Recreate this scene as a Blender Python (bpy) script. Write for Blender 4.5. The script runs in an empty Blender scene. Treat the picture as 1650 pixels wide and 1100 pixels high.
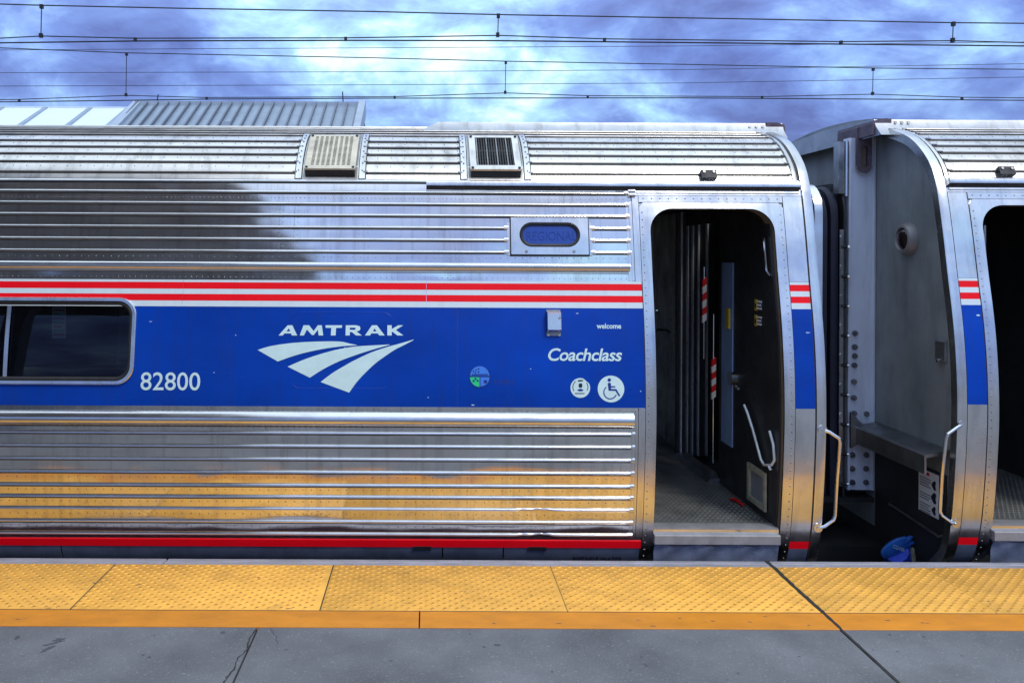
import bpy, bmesh, math, random
from mathutils import Vector, Matrix
from mathutils.geometry import tessellate_polygon

random.seed(7)
R = math.radians
scene = bpy.context.scene
col = scene.collection

# ------------------------------------------------------------------ camera
EYE = 1.77            # metres above the platform
F = 1389.0            # focal length in photo pixels (photo is 1650 wide)
VX, VY = 690.0, 405.0  # principal point (the lens is shifted)
ROLL = 0.0046
cd = bpy.data.cameras.new('camera')
cam = bpy.data.objects.new('camera', cd)
col.objects.link(cam)
cd.sensor_width = 36.0
cd.lens = 36.0 * F / 1650.0
cd.shift_x = (825 - VX) / 1650.0
cd.shift_y = (VY - 550) / 1650.0
cd.clip_start = 0.05
cd.clip_end = 6000
cam.matrix_world = Matrix.Translation((0, 0, EYE)) @ Matrix.Rotation(R(90), 4, 'X') @ Matrix.Rotation(ROLL, 4, 'Z')
scene.camera = cam

# ------------------------------------------------------------------ sky and sun
CLOUD_OFF = (41.785, 11.086, 0.0)
SUN_EL, SUN_AZ = R(50), R(152)     # azimuth clockwise from +Y (behind the viewer, to the right)
world = bpy.data.worlds.new('World')
scene.world = world
world.use_nodes = True
wn, wl = world.node_tree.nodes, world.node_tree.links
wn.clear()


def wnode(t, **kw):
    n = wn.new(t)
    for k, v in kw.items():
        setattr(n, k, v)
    return n


wout = wnode('ShaderNodeOutputWorld')
sky = wnode('ShaderNodeTexSky', sky_type='NISHITA', sun_disc=False, sun_elevation=SUN_EL, sun_rotation=SUN_AZ)
sky.air_density = 1.4
sky.dust_density = 1.0
sky.ozone_density = 3.0
bg_sky = wnode('ShaderNodeBackground')
bg_sky.inputs['Strength'].default_value = 0.10
wl.new(sky.outputs[0], bg_sky.inputs['Color'])
tc = wnode('ShaderNodeTexCoord')
sep = wnode('ShaderNodeSeparateXYZ')
wl.new(tc.outputs['Generated'], sep.inputs[0])


def wmath(op, a, b=None):
    n = wnode('ShaderNodeMath', operation=op)
    for k, v in enumerate((a, b)):
        if v is None:
            continue
        if isinstance(v, (int, float)):
            n.inputs[k].default_value = v
        else:
            wl.new(v, n.inputs[k])
    return n.outputs[0]


def wrange(src, a, b, c, d, smooth=False):
    r = wnode('ShaderNodeMapRange')
    if smooth:
        r.interpolation_type = 'SMOOTHSTEP'
    for k, v in zip(('From Min', 'From Max', 'To Min', 'To Max'), (a, b, c, d)):
        r.inputs[k].default_value = v
    wl.new(src, r.inputs['Value'])
    return r.outputs[0]


# a cloud sheet seen in perspective: direction -> point on a flat layer overhead
zc = wmath('ADD', wmath('MAXIMUM', sep.outputs['Z'], 0.0), 0.40)
cmb = wnode('ShaderNodeCombineXYZ')
wl.new(wmath('DIVIDE', sep.outputs['X'], zc), cmb.inputs[0])
wl.new(wmath('DIVIDE', sep.outputs['Y'], zc), cmb.inputs[1])
mp = wnode('ShaderNodeMapping')
mp.inputs['Location'].default_value = CLOUD_OFF
mp.inputs['Rotation'].default_value = (0, 0, R(10))
wl.new(cmb.outputs[0], mp.inputs['Vector'])


def wnoise(sc, detail, rough, dist):
    n = wnode('ShaderNodeTexNoise')
    n.inputs['Scale'].default_value = sc
    n.inputs['Detail'].default_value = detail
    n.inputs['Roughness'].default_value = rough
    n.inputs['Distortion'].default_value = dist
    wl.new(mp.outputs[0], n.inputs['Vector'])
    return n.outputs['Fac']


big = wnoise(2.3, 3, 0.5, 0.3)
mid = wnoise(5.0, 10, 0.60, 0.45)
fine = wnoise(14.0, 10, 0.62, 0.5)
cl = wmath('ADD', wmath('ADD', wmath('MULTIPLY', big, 0.46), wmath('MULTIPLY', mid, 0.42)), wmath('MULTIPLY', fine, 0.13))
# the bright break in the clouds above the middle of the train
brk = wnode('ShaderNodeVectorMath', operation='DISTANCE')
wl.new(tc.outputs['Generated'], brk.inputs[0])
brk.inputs[1].default_value = Vector((-0.075, 1.0, 0.20)).normalized()
cl = wmath('ADD', cl, wrange(brk.outputs['Value'], 0.0, 0.38, 0.090, 0.0, True))
cr = wnode('ShaderNodeValToRGB')
el = cr.color_ramp.elements
el[0].position = 0.40
el[0].color = (0.090, 0.125, 0.400, 1)
el[1].position = 0.70
el[1].color = (1.02, 1.04, 1.05, 1)
for p, c_ in ((0.49, (0.155, 0.250, 0.650, 1)), (0.55, (0.27, 0.44, 0.86, 1)), (0.605, (0.42, 0.73, 0.98, 1)), (0.65, (0.74, 0.96, 1.02, 1))):
    e = el.new(p)
    e.color = c_
wl.new(cl, cr.inputs[0])
# overcast: thicker, whiter cloud towards the zenith, and brighter there
dsat = wnode('ShaderNodeMix', data_type='RGBA')
wl.new(wrange(sep.outputs['Z'], 0.22, 0.85, 0.0, 0.70), dsat.inputs[0])
wl.new(cr.outputs[0], dsat.inputs[6])
dsat.inputs[7].default_value = (0.60, 0.69, 0.69, 1)
zr = wrange(sep.outputs['Z'], 0.0, 1.0, 0.95, 2.5)
bg_cl = wnode('ShaderNodeBackground')
wl.new(dsat.outputs[2], bg_cl.inputs['Color'])
wl.new(zr, bg_cl.inputs['Strength'])
mx = wnode('ShaderNodeMixShader')
mx.inputs[0].default_value = 0.86
wl.new(bg_sky.outputs[0], mx.inputs[1])
wl.new(bg_cl.outputs[0], mx.inputs[2])
wl.new(mx.outputs[0], wout.inputs['Surface'])

sd = bpy.data.lights.new('sun', 'SUN')
sd.energy = 1.5
sd.angle = R(14)
sd.color = (1.0, 0.94, 0.84)
sun = bpy.data.objects.new('sun', sd)
col.objects.link(sun)
dirv = Vector((math.sin(SUN_AZ) * math.cos(SUN_EL), math.cos(SUN_AZ) * math.cos(SUN_EL), math.sin(SUN_EL)))
sun.rotation_euler = dirv.to_track_quat('Z', 'Y').to_euler()
sun.location = dirv * 60

scene.view_settings.view_transform = 'Standard'
scene.view_settings.look = 'None'
scene.view_settings.exposure = 0.10
scene.view_settings.gamma = 1.0
scene.render.engine = 'CYCLES'
scene.cycles.use_denoising = True
scene.cycles.max_bounces = 8
scene.cycles.sample_clamp_indirect = 6.0


# ------------------------------------------------------------------ materials
MATS = {}


def mat(name, base, rough=0.5, metal=0.0, var=0.12, vscale=(3, 3, 3), streak=0.0, sscale=(25, 2, 1.2), bump=0.0,
        bscale=(40, 40, 40), bdist=0.01, rvar=0.08, spec=0.5, wavy=0.0, coat=0.0, speck=0.0, dark=(0.03, 0.028, 0.025), objvar=0.0):
    m = bpy.data.materials.new(name)
    m.use_nodes = True
    nt = m.node_tree
    n, l = nt.nodes, nt.links
    b = n['Principled BSDF']
    b.inputs['Metallic'].default_value = metal
    b.inputs['Specular IOR Level'].default_value = spec
    if coat:
        b.inputs['Coat Weight'].default_value = coat
        b.inputs['Coat Roughness'].default_value = 0.08
    geo = n.new('ShaderNodeNewGeometry')

    def noise(sc, detail=5, rg=0.6):
        mpn = n.new('ShaderNodeMapping')
        mpn.inputs['Scale'].default_value = sc
        l.new(geo.outputs['Position'], mpn.inputs['Vector'])
        t = n.new('ShaderNodeTexNoise')
        t.inputs['Scale'].default_value = 1.0
        t.inputs['Detail'].default_value = detail
        t.inputs['Roughness'].default_value = rg
        l.new(mpn.outputs[0], t.inputs['Vector'])
        return t.outputs['Fac']

    def ramp(src, a, bb, p0=0.3, p1=0.7):
        r = n.new('ShaderNodeMapRange')
        r.inputs['From Min'].default_value = p0
        r.inputs['From Max'].default_value = p1
        r.inputs['To Min'].default_value = a
        r.inputs['To Max'].default_value = bb
        l.new(src, r.inputs['Value'])
        return r.outputs[0]

    v = ramp(noise(vscale), 1 - var, 1 + var)
    mul = n.new('ShaderNodeMix')
    mul.data_type = 'RGBA'
    mul.blend_type = 'MULTIPLY'
    mul.inputs[0].default_value = 1.0
    mul.inputs[6].default_value = (*base, 1)
    if objvar:
        oi = n.new('ShaderNodeObjectInfo')
        mm = n.new('ShaderNodeMath')
        mm.operation = 'MULTIPLY'
        l.new(v, mm.inputs[0])
        l.new(ramp(oi.outputs['Random'], 1 - objvar, 1 + objvar, 0, 1), mm.inputs[1])
        v = mm.outputs[0]
    l.new(v, mul.inputs[7])
    out = mul.outputs[2]
    if streak > 0:
        mk = n.new('ShaderNodeMix')
        mk.data_type = 'RGBA'
        l.new(ramp(noise(sscale, 6, 0.65), 0.0, streak, 0.5, 0.78), mk.inputs[0])
        l.new(out, mk.inputs[6])
        mk.inputs[7].default_value = (*dark, 1)
        out = mk.outputs[2]
    if speck > 0:
        mk = n.new('ShaderNodeMix')
        mk.data_type = 'RGBA'
        l.new(ramp(noise((95, 95, 95), 4, 0.75), 0.0, speck, 0.58, 0.72), mk.inputs[0])
        l.new(out, mk.inputs[6])
        mk.inputs[7].default_value = (0.62, 0.6, 0.57, 1)
        out = mk.outputs[2]
        mk = n.new('ShaderNodeMix')
        mk.data_type = 'RGBA'
        l.new(ramp(noise((80, 80, 81), 4, 0.75), speck, 0.0, 0.3, 0.42), mk.inputs[0])
        l.new(out, mk.inputs[6])
        mk.inputs[7].default_value = (0.06, 0.06, 0.065, 1)
        out = mk.outputs[2]
    l.new(out, b.inputs['Base Color'])
    l.new(ramp(noise((vscale[0] * 1.7, vscale[1] * 1.7, vscale[2] * 1.7)), max(0.02, rough - rvar), rough + rvar),
          b.inputs['Roughness'])
    nrm = None
    if wavy > 0:
        bp = n.new('ShaderNodeBump')
        bp.inputs['Strength'].default_value = 1.0
        bp.inputs['Distance'].default_value = wavy
        l.new(noise((1.6, 3.0, 3.2), 2, 0.4), bp.inputs['Height'])
        nrm = bp.outputs[0]
    if bump > 0:
        bp = n.new('ShaderNodeBump')
        bp.inputs['Strength'].default_value = bump
        bp.inputs['Distance'].default_value = bdist
        l.new(noise(bscale, 4, 0.6), bp.inputs['Height'])
        if nrm is not None:
            l.new(nrm, bp.inputs['Normal'])
        nrm = bp.outputs[0]
    if nrm is not None:
        l.new(nrm, b.inputs['Normal'])
    MATS[name] = m
    return m


mat('steel', (0.78, 0.775, 0.76), 0.10, 1.0, 0.10, (1.2, 4, 6), 0.40, (22, 2, 1.4), 0.025, (3, 220, 220), 0.004, 0.05, wavy=0.016, dark=(0.20, 0.17, 0.14))
mat('steel_roof', (0.74, 0.715, 0.68), 0.34, 1.0, 0.14, (2, 5, 9), 0.55, (14, 5, 3), 0.08, (3, 160, 160), 0.004, 0.08, wavy=0.008, dark=(0.12, 0.10, 0.085))
mat('steel_rib', (0.74, 0.74, 0.74), 0.19, 1.0, 0.08, (3, 9, 9), 0.22, (10, 20, 20), 0.0, rvar=0.05)
mat('steel_frame', (0.70, 0.70, 0.70), 0.24, 1.0, 0.12, (4, 4, 3), 0.40, (16, 3, 2), 0.06, (90, 90, 6), 0.003, 0.08, wavy=0.006, dark=(0.16, 0.14, 0.12))
mat('steel_dirty', (0.30, 0.30, 0.31), 0.42, 1.0, 0.22, (5, 5, 5), 0.55, (9, 5, 4), 0.1, (30, 30, 30), 0.004, 0.1, wavy=0.02)
mat('steel_polished', (0.80, 0.80, 0.80), 0.16, 1.0, 0.06, rvar=0.04)
mat('grey_paint', (0.225, 0.245, 0.255), 0.40, 0.0, 0.28, (2, 2, 2), 0.5, (5, 7, 1.6), 0.12, (9, 9, 9), 0.012, 0.12)
mat('post_paint', (0.62, 0.67, 0.80), 0.35, 0.0, 0.12, (6, 6, 2), 0.30, (22, 22, 1.5), 0.0)
mat('rust_plate', (0.14, 0.105, 0.135), 0.62, 0.3, 0.35, (14, 14, 14), 0.4, (20, 20, 20), 0.3, (60, 60, 60), 0.004)
mat('blue_paint', (0.0, 0.047, 0.39), 0.30, 0.0, 0.24, (0.9, 2, 1.6), 0.20, (18, 2, 1.4), 0.0, rvar=0.06, spec=0.20, wavy=0.008)
mat('white_vinyl', (0.66, 0.76, 0.80), 0.42, 0.0, 0.03, (4, 4, 4), 0.10, (24, 2, 2), spec=0.4, wavy=0.003)
mat('red_vinyl', (0.93, 0.003, 0.012), 0.42, 0.0, 0.05, (3, 4, 4), 0.08, (24, 2, 2), spec=0.20, wavy=0.003)
mat('letter_white', (0.62, 0.83, 0.84), 0.45, 0.0, 0.05, (18, 18, 18), spec=0.35)
mat('letter_blue', (0.004, 0.03, 0.26), 0.45, 0.0, 0.05)
mat('letter_dark', (0.012, 0.014, 0.03), 0.5, 0.0, 0.2, (40, 40, 40))
mat('seal_blue', (0.05, 0.22, 0.78), 0.4)
mat('seal_green', (0.03, 0.62, 0.24), 0.4)
mat('rubber', (0.016, 0.016, 0.019), 0.55, 0.0, 0.3, (8, 8, 8), 0.2, (12, 12, 3), 0.1, (30, 30, 30))
mat('rubber_blue', (0.012, 0.014, 0.035), 0.6, 0.0, 0.3, (8, 8, 8))
mat('liner', (0.17, 0.13, 0.09), 0.6, 0.0, 0.2)
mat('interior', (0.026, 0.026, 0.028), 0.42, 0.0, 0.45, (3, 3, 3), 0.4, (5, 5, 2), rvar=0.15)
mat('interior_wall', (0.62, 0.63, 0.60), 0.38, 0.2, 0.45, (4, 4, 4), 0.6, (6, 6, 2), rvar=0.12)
mat('interior_blue', (0.32, 0.46, 0.74), 0.4, 0.1, 0.25, (6, 6, 3))
mat('tread', (0.22, 0.22, 0.215), 0.40, 0.5, 0.3, (6, 6, 6), 0.4, (9, 9, 9))
mat('skirt_paint', (0.15, 0.18, 0.27), 0.40, 0.35, 0.25, (6, 6, 6), 0.35, (9, 5, 4), 0.1, (30, 30, 30), 0.004, 0.1, wavy=0.02)
mat('kick_steel', (0.24, 0.28, 0.40), 0.32, 0.3, 0.25, (9, 9, 9), 0.3, (14, 9, 6), 0.1, (30, 30, 30), 0.004, 0.1, wavy=0.03)
mat('rail_light', (0.74, 0.79, 0.82), 0.30, 0.2, 0.2, (9, 9, 3), 0.3, (20, 20, 2))
mat('sill_grey', (0.30, 0.29, 0.30), 0.42, 0.2, 0.15, (9, 9, 9), 0.3, (20, 9, 9))
mat('grime_shade', (0.045, 0.036, 0.030), 0.6, 0.0, 0.5, (6, 30, 30))  # dark colour for seam dirt and for painted shadow lines under ribs and gutter
mat('tactile_top', (0.55, 0.25, 0.035), 0.6, 0.0, 0.45, (25, 25, 25), 0.5, (40, 40, 40))
mat('seat_cloth', (0.03, 0.04, 0.07), 0.9)
mat('curtain', (0.22, 0.23, 0.26), 0.8)
mat('paper', (0.85, 0.85, 0.86), 0.6, var=0.05)
mat('sticker_yellow', (0.65, 0.46, 0.05), 0.5)
mat('signal_red', (0.70, 0.01, 0.01), 0.45)
mat('signal_white', (0.78, 0.80, 0.82), 0.45)
mat('lens_red', (0.012, 0.003, 0.003), 0.12, spec=0.6)
mat('lamp_ring', (0.26, 0.24, 0.24), 0.45, 0.3)
mat('sign_blue', (0.010, 0.055, 0.34), 0.16, 0.0, 0.10, coat=0.5)
mat('sign_letter', (0.0085, 0.047, 0.30), 0.25)
mat('vent_cream', (0.62, 0.57, 0.45), 0.5, 0.1, 0.15, (9, 9, 9), 0.4, (12, 12, 12))
mat('vent_dark', (0.035, 0.035, 0.037), 0.55, 0.3, 0.3)
mat('tactile_yellow', (0.90, 0.46, 0.075), 0.55, 0.0, 0.14, (5, 5, 5), 0.40, (6, 9, 7), 0.05, (80, 80, 80), 0.003, dark=(0.34, 0.17, 0.04), objvar=0.13)
mat('line_orange', (0.72, 0.26, 0.016), 0.6, 0.0, 0.12, (5, 9, 5), 0.25, (6, 12, 6), 0.15, (160, 160, 160), 0.003, dark=(0.24, 0.10, 0.02))
mat('concrete', (0.165, 0.170, 0.182), 0.75, 0.0, 0.28, (1.6, 1.6, 1.6), 0.35, (3.4, 3.4, 3.4), 0.5, (160, 160, 160), 0.005, 0.08, spec=0.3, speck=0.45, dark=(0.09, 0.09, 0.10), objvar=0.05)
mat('nosing', (0.36, 0.35, 0.40), 0.55, 0.1, 0.2, (7, 20, 7), 0.4, (4, 30, 4), 0.1, (60, 60, 60))
mat('stain', (0.085, 0.085, 0.10), 0.7, 0.0, 0.2, (30, 30, 30))
mat('joint_dark', (0.03, 0.028, 0.026), 0.9)
mat('wire', (0.02, 0.022, 0.026), 0.5, 0.4)
mat('canopy_dark', (0.42, 0.42, 0.44), 0.7, 0.0, 0.3, (0.8, 0.8, 0.8))
mat('roof_white', (0.66, 0.75, 0.79), 0.4, 0.0, 0.04)
mat('roof_metal', (0.25, 0.32, 0.41), 0.4, 0.2, 0.10, (2, 2, 2), 0.15, (3, 3, 3))
mat('roof_trim', (0.34, 0.41, 0.50), 0.45, 0.1)
mat('seam_metal', (0.13, 0.16, 0.21), 0.5, 0.1)
mat('cover_metal', (0.44, 0.46, 0.50), 0.40, 0.9, 0.15, (3, 5, 9), 0.5, (14, 5, 3), 0.08, (3, 160, 160), 0.004, 0.08, wavy=0.008, dark=(0.12, 0.10, 0.085))
mat('wall_grey', (0.40, 0.41, 0.42), 0.7)
mat('underframe', (0.022, 0.022, 0.024), 0.7, 0.1, 0.3)
mat('ballast', (0.20, 0.185, 0.165), 0.9, 0.0, 0.4, (14, 14, 14))
mat('ground', (0.16, 0.15, 0.135), 0.9, 0.0, 0.4, (6, 6, 6), 0.3, (2, 2, 2), 0.6, (30, 30, 30), 0.03)
mat('rail_steel', (0.12, 0.09, 0.07), 0.5, 0.6)
mat('sleeper', (0.22, 0.21, 0.20), 0.85)
mat('cap_blue', (0.02, 0.08, 0.78), 0.35, 0.0, 0.25, (30, 30, 30), 0.3, (30, 30, 30))
mat('cap_light', (0.03, 0.16, 0.62), 0.4, 0.0, 0.35, (40, 40, 40), 0.35, (40, 40, 40), dark=(0.01, 0.03, 0.15))
mat('hose_tan', (0.34, 0.33, 0.24), 0.7, 0.0, 0.3, (20, 20, 20), 0.3, (40, 40, 40))
mat('asphalt_behind', (0.16, 0.16, 0.17), 0.8)


def glass_mat(name, tint, rough=0.02, through=0.8):
    m = bpy.data.materials.new(name)
    m.use_nodes = True
    n, l = m.node_tree.nodes, m.node_tree.links
    n.clear()
    o = n.new('ShaderNodeOutputMaterial')
    g = n.new('ShaderNodeBsdfGlossy')
    g.inputs['Roughness'].default_value = rough
    g.inputs['Color'].default_value = (0.9, 0.93, 1, 1)
    t = n.new('ShaderNodeBsdfTransparent')
    t.inputs['Color'].default_value = (*tint, 1)
    fr = n.new('ShaderNodeFresnel')
    fr.inputs['IOR'].default_value = 1.45
    x = n.new('ShaderNodeMixShader')
    l.new(fr.outputs[0], x.inputs[0])
    l.new(t.outputs[0], x.inputs[1])
    l.new(g.outputs[0], x.inputs[2])
    l.new(x.outputs[0], o.inputs[0])
    MATS[name] = m


glass_mat('window_glass', (0.22, 0.25, 0.28))


# ------------------------------------------------------------------ mesh helpers
def origin_of(o):
    p = Vector((0, 0, 0))
    while o is not None:
        p = p + Vector(o.location)
        o = o.parent
    return p


class MB:
    """collects faces in world coordinates; build() links them as one mesh object"""

    def __init__(s):
        s.v = []
        s.f = []

    def add(s, verts, faces):
        k = len(s.v)
        s.v += [tuple(p) for p in verts]
        s.f += [tuple(i + k for i in f) for f in faces]
        return s

    def box(s, x0, x1, y0, y1, z0, z1):
        return s.add([(x0, y0, z0), (x1, y0, z0), (x1, y1, z0), (x0, y1, z0), (x0, y0, z1), (x1, y0, z1), (x1, y1, z1), (x0, y1, z1)],
                     [(0, 3, 2, 1), (4, 5, 6, 7), (0, 1, 5, 4), (1, 2, 6, 5), (2, 3, 7, 6), (3, 0, 4, 7)])

    def quad(s, a, b, c, d):
        return s.add([a, b, c, d], [(0, 1, 2, 3)])

    def grid(s, rows, close=False):
        nr, nc = len(rows), len(rows[0])
        fs = []
        for i in range(nr - 1):
            for j in range(nc - (0 if close else 1)):
                j2 = (j + 1) % nc
                fs.append((i * nc + j, i * nc + j2, (i + 1) * nc + j2, (i + 1) * nc + j))
        return s.add([p for r in rows for p in r], fs)

    def tube(s, pts, r, n=8, caps=True):
        pts = [Vector(p) for p in pts]
        rows = []
        prev = None
        for i, p in enumerate(pts):
            if i == 0:
                t = pts[1] - p
            elif i == len(pts) - 1:
                t = p - pts[i - 1]
            else:
                t = (pts[i + 1] - p).normalized() + (p - pts[i - 1]).normalized()
            t.normalize()
            if prev is None:
                up = Vector((0, 0, 1)) if abs(t.z) < 0.9 else Vector((0, 1, 0))
                a = t.cross(up).normalized()
            else:
                a = (prev - t * prev.dot(t)).normalized()
            prev = a
            b = t.cross(a)
            rr = r[i] if isinstance(r, (list, tuple)) else r
            rows.append([p + (a * math.cos(q) + b * math.sin(q)) * rr for q in [2 * math.pi * k / n for k in range(n)]])
        k0 = len(s.v)
        s.grid(rows, True)
        if caps:
            s.f.append(tuple(k0 + j for j in range(n)))
            s.f.append(tuple(k0 + (len(rows) - 1) * n + j for j in reversed(range(n))))
        return s

    def disc_solid(s, c, axis, r, h, n=14, r2=None):
        """a short cylinder or cone frustum from c along axis"""
        c = Vector(c)
        axis = Vector(axis).normalized()
        return s.tube([c, c + axis * h], [r, r if r2 is None else r2], n)

    def build(s, name, m, parent=None, smooth=True, angle=32, **props):
        me = bpy.data.meshes.new(name)
        o = origin_of(parent)
        me.from_pydata([(a - o.x, b - o.y, c - o.z) for a, b, c in s.v], [], s.f)
        bm = bmesh.new()
        bm.from_mesh(me)
        bmesh.ops.recalc_face_normals(bm, faces=bm.faces)
        bm.to_mesh(me)
        bm.free()
        if smooth:
            me.polygons.foreach_set('use_smooth', [True] * len(me.polygons))
            me.set_sharp_from_angle(angle=R(angle))
        me.materials.append(MATS[m])
        ob = bpy.data.objects.new(name, me)
        col.objects.link(ob)
        ob.parent = parent
        for k, v in props.items():
            ob[k] = v
        return ob


def thing(name, loc, label, cat, group=None):
    o = bpy.data.objects.new(name, None)
    col.objects.link(o)
    o.location = loc
    o.empty_display_size = 0.2
    o['label'] = label
    o['category'] = cat
    if group:
        o['group'] = group
    return o


def rounded(x0, x1, z0, z1, r, n=8, radii=None):
    """rounded rectangle outline, counter-clockwise from lower left; radii = (ll, lr, ur, ul)"""
    rr = radii or (r, r, r, r)
    pts = []
    for (cx, cz, a0, q) in ((x0, z0, 180, rr[0]), (x1, z0, 270, rr[1]), (x1, z1, 0, rr[2]), (x0, z1, 90, rr[3])):
        ox = cx + (q if cx == x0 else -q)
        oz = cz + (q if cz == z0 else -q)
        for k in range(n + 1):
            a = R(a0 + 90 * k / n)
            pts.append((ox + q * math.cos(a), oz + q * math.sin(a)))
    return pts


# ------------------------------------------------------------------ picture -> place
def unroll(px, py):
    dx, dy = px - VX, py - VY
    c, q = math.cos(ROLL), math.sin(ROLL)
    return VX + dx * c + dy * q, VY - dx * q + dy * c


def at(px, py, d):
    """the point at depth d seen at a photo pixel"""
    px, py = unroll(px, py)
    return Vector(((px - VX) * d / F, d, EYE - (py - VY) * d / F))


# ------------------------------------------------------------------ the car's cross-section
CAR_Y = 6.75          # centre line of the near track
RAIL_Z = -1.22
WAIST = 5.15
_ctrl = [(5.46, -0.34), (5.385, -0.22), (5.272, -0.10), (5.210, 0.10), (5.180, 0.32), (5.160, 0.55), (5.150, 0.769), (5.157, 1.0), (5.180, 1.229), (5.212, 1.42), (5.25, 1.6),
         (5.300, 1.86), (5.345, 2.06), (5.385, 2.19), (5.465, 2.33), (5.655, 2.485), (5.92, 2.585), (6.22, 2.655), (6.50, 2.69), (6.75, 2.70)]


def _spline(P, per=14):
    out = []
    for i in range(len(P) - 1):
        p0 = P[max(i - 1, 0)]
        p1, p2 = P[i], P[i + 1]
        p3 = P[min(i + 2, len(P) - 1)]
        for k in range(per):
            t = k / per
            out.append(tuple(0.5 * ((2 * p1[j]) + (-p0[j] + p2[j]) * t + (2 * p0[j] - 5 * p1[j] + 4 * p2[j] - p3[j]) * t * t
                                    + (-p0[j] + 3 * p1[j] - 3 * p2[j] + p3[j]) * t ** 3) for j in (0, 1)))
    out.append(P[-1])
    return out


PROF = _spline(_ctrl)
PU = [0.0]
for _a, _b in zip(PROF[:-1], PROF[1:]):
    PU.append(PU[-1] + math.hypot(_b[0] - _a[0], _b[1] - _a[1]))
UMAX = PU[-1]


def prof(u):
    """u = length along the near side's outline -> (y, z, ny, nz)"""
    u = min(max(u, 0.0), UMAX)
    lo, hi = 0, len(PU) - 1
    while hi - lo > 1:
        m = (lo + hi) // 2
        if PU[m] <= u:
            lo = m
        else:
            hi = m
    t = (u - PU[lo]) / (PU[hi] - PU[lo])
    a, b = PROF[lo], PROF[hi]
    # smoothed tangent
    i0, i1 = max(lo - 2, 0), min(hi + 2, len(PROF) - 1)
    ty, tz = PROF[i1][0] - PROF[i0][0], PROF[i1][1] - PROF[i0][1]
    q = math.hypot(ty, tz)
    return a[0] + (b[0] - a[0]) * t, a[1] + (b[1] - a[1]) * t, -tz / q, ty / q


def u_of_z(z):
    lo, hi = 0.0, UMAX
    for _ in range(40):
        m = (lo + hi) / 2
        if prof(m)[1] < z:
            lo = m
        else:
            hi = m
    return lo


def u_of_py(py, px=825.0, zoff=0.0):
    """height line of the car's side seen at a photo row"""
    _, py = unroll(px, py)
    lo, hi = 0.0, UMAX * 0.86
    for _ in range(40):
        m = (lo + hi) / 2
        y, z, _a, _b = prof(m)
        if VY - (z + zoff - EYE) * F / y > py:
            lo = m
        else:
            hi = m
    return lo


END1, END2 = 2.366, 3.172
LEN1, LEN2 = 13.5, 9.5


class Car:
    def __init__(c, end, dr, zoff, length, label):
        c.end, c.dr, c.zoff, c.length = end, dr, zoff, length
        c.root = thing('passenger_car', (end - dr * length / 2, CAR_Y, RAIL_Z), label, 'train car')

    def X(c, s):
        return c.end - c.dr * s

    def P(c, s, u, h=0.0):
        y, z, ny, nz = prof(u)
        return Vector((c.X(s), y + ny * h, z + nz * h + c.zoff))

    def s_at(c, px, py):
        """distance from the car's end of a point seen on its side"""
        u = u_of_py(py, px, c.zoff)
        y = prof(u)[0]
        return (c.end - (unroll(px, py)[0] - VX) * y / F) * c.dr

    def u_at(c, py, px=825.0):
        return u_of_py(py, px, c.zoff)

    # a sheet lying on the side, with thickness h
    def sheet(c, mb, s0, s1, u0, u1, h, nu=None, base=-0.004, ns=1):
        nu = nu or max(1, int(abs(u1 - u0) / 0.05) + 1)
        us = [u0 + (u1 - u0) * k / nu for k in range(nu + 1)]
        ss = [s0 + (s1 - s0) * k / ns for k in range(ns + 1)]
        mb.grid([[c.P(s, u, h) for s in ss] for u in us])
        mb.grid([[c.P(s, us[0], h) for s in ss], [c.P(s, us[0], base) for s in ss]])
        mb.grid([[c.P(s, us[-1], h) for s in ss], [c.P(s, us[-1], base) for s in ss]])
        mb.grid([[c.P(s0, u, h), c.P(s0, u, base)] for u in us])
        mb.grid([[c.P(s1, u, h), c.P(s1, u, base)] for u in us])
        return mb

    # a moulding of constant section [(du, h)] swept along the car
    def sweep(c, mb, s0, s1, u, section, ns=1):
        a = []
        for k in range(ns + 1):
            s = s0 + (s1 - s0) * k / ns
            a.append([c.P(s, u + du, h) for du, h in section])
        k0 = len(mb.v)
        mb.grid(a)
        n = len(section)
        mb.f.append(tuple(k0 + j for j in range(n)))
        mb.f.append(tuple(k0 + ns * n + j for j in reversed(range(n))))
        return mb

    # flat polygon (list of (s,u)) draped on the side
    def poly(c, mb, outer, holes=(), h=0.003):
        rings = [[Vector((a, b, 0)) for a, b in outer]] + [[Vector((a, b, 0)) for a, b in hl] for hl in holes]
        tris = tessellate_polygon(rings)
        flat = [p for r in rings for p in r]
        mb.add([c.P(p.x, p.y, h) for p in flat], [tuple(t) for t in tris])
        return mb

    # ring between two outlines with the same number of points, plus inner lip
    def ring(c, mb, inner, outer, h, lip=None):
        n = len(inner)
        mb.grid([[c.P(a, b, h) for a, b in inner], [c.P(a, b, h) for a, b in outer]], True)
        mb.grid([[c.P(a, b, h) for a, b in outer], [c.P(a, b, -0.004) for a, b in outer]], True)
        if lip is not None:
            mb.grid([[c.P(a, b, h) for a, b in inner], [c.P(a, b, lip) for a, b in inner]], True)
        return mb

    def rivets(c, spots, r=0.0048, hh=0.0032, base=0.0):
        mb = MB()
        n = 6
        for s, u, b in spots:
            y, z, ny, nz = prof(u)
            vs = []
            for rr, h in ((r, b - 0.001), (r * 0.8, b + hh * 0.7), (r * 0.3, b + hh)):
                for k in range(n):
                    a = 2 * math.pi * k / n
                    vs.append(c.P(s + rr * math.cos(a), u + rr * math.sin(a), h))
            fs = [(i * n + k, i * n + (k + 1) % n, (i + 1) * n + (k + 1) % n, (i + 1) * n + k) for i in range(2) for k in range(n)]
            fs.append(tuple(2 * n + k for k in range(n)))
            mb.add(vs, fs)
        return mb


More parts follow.
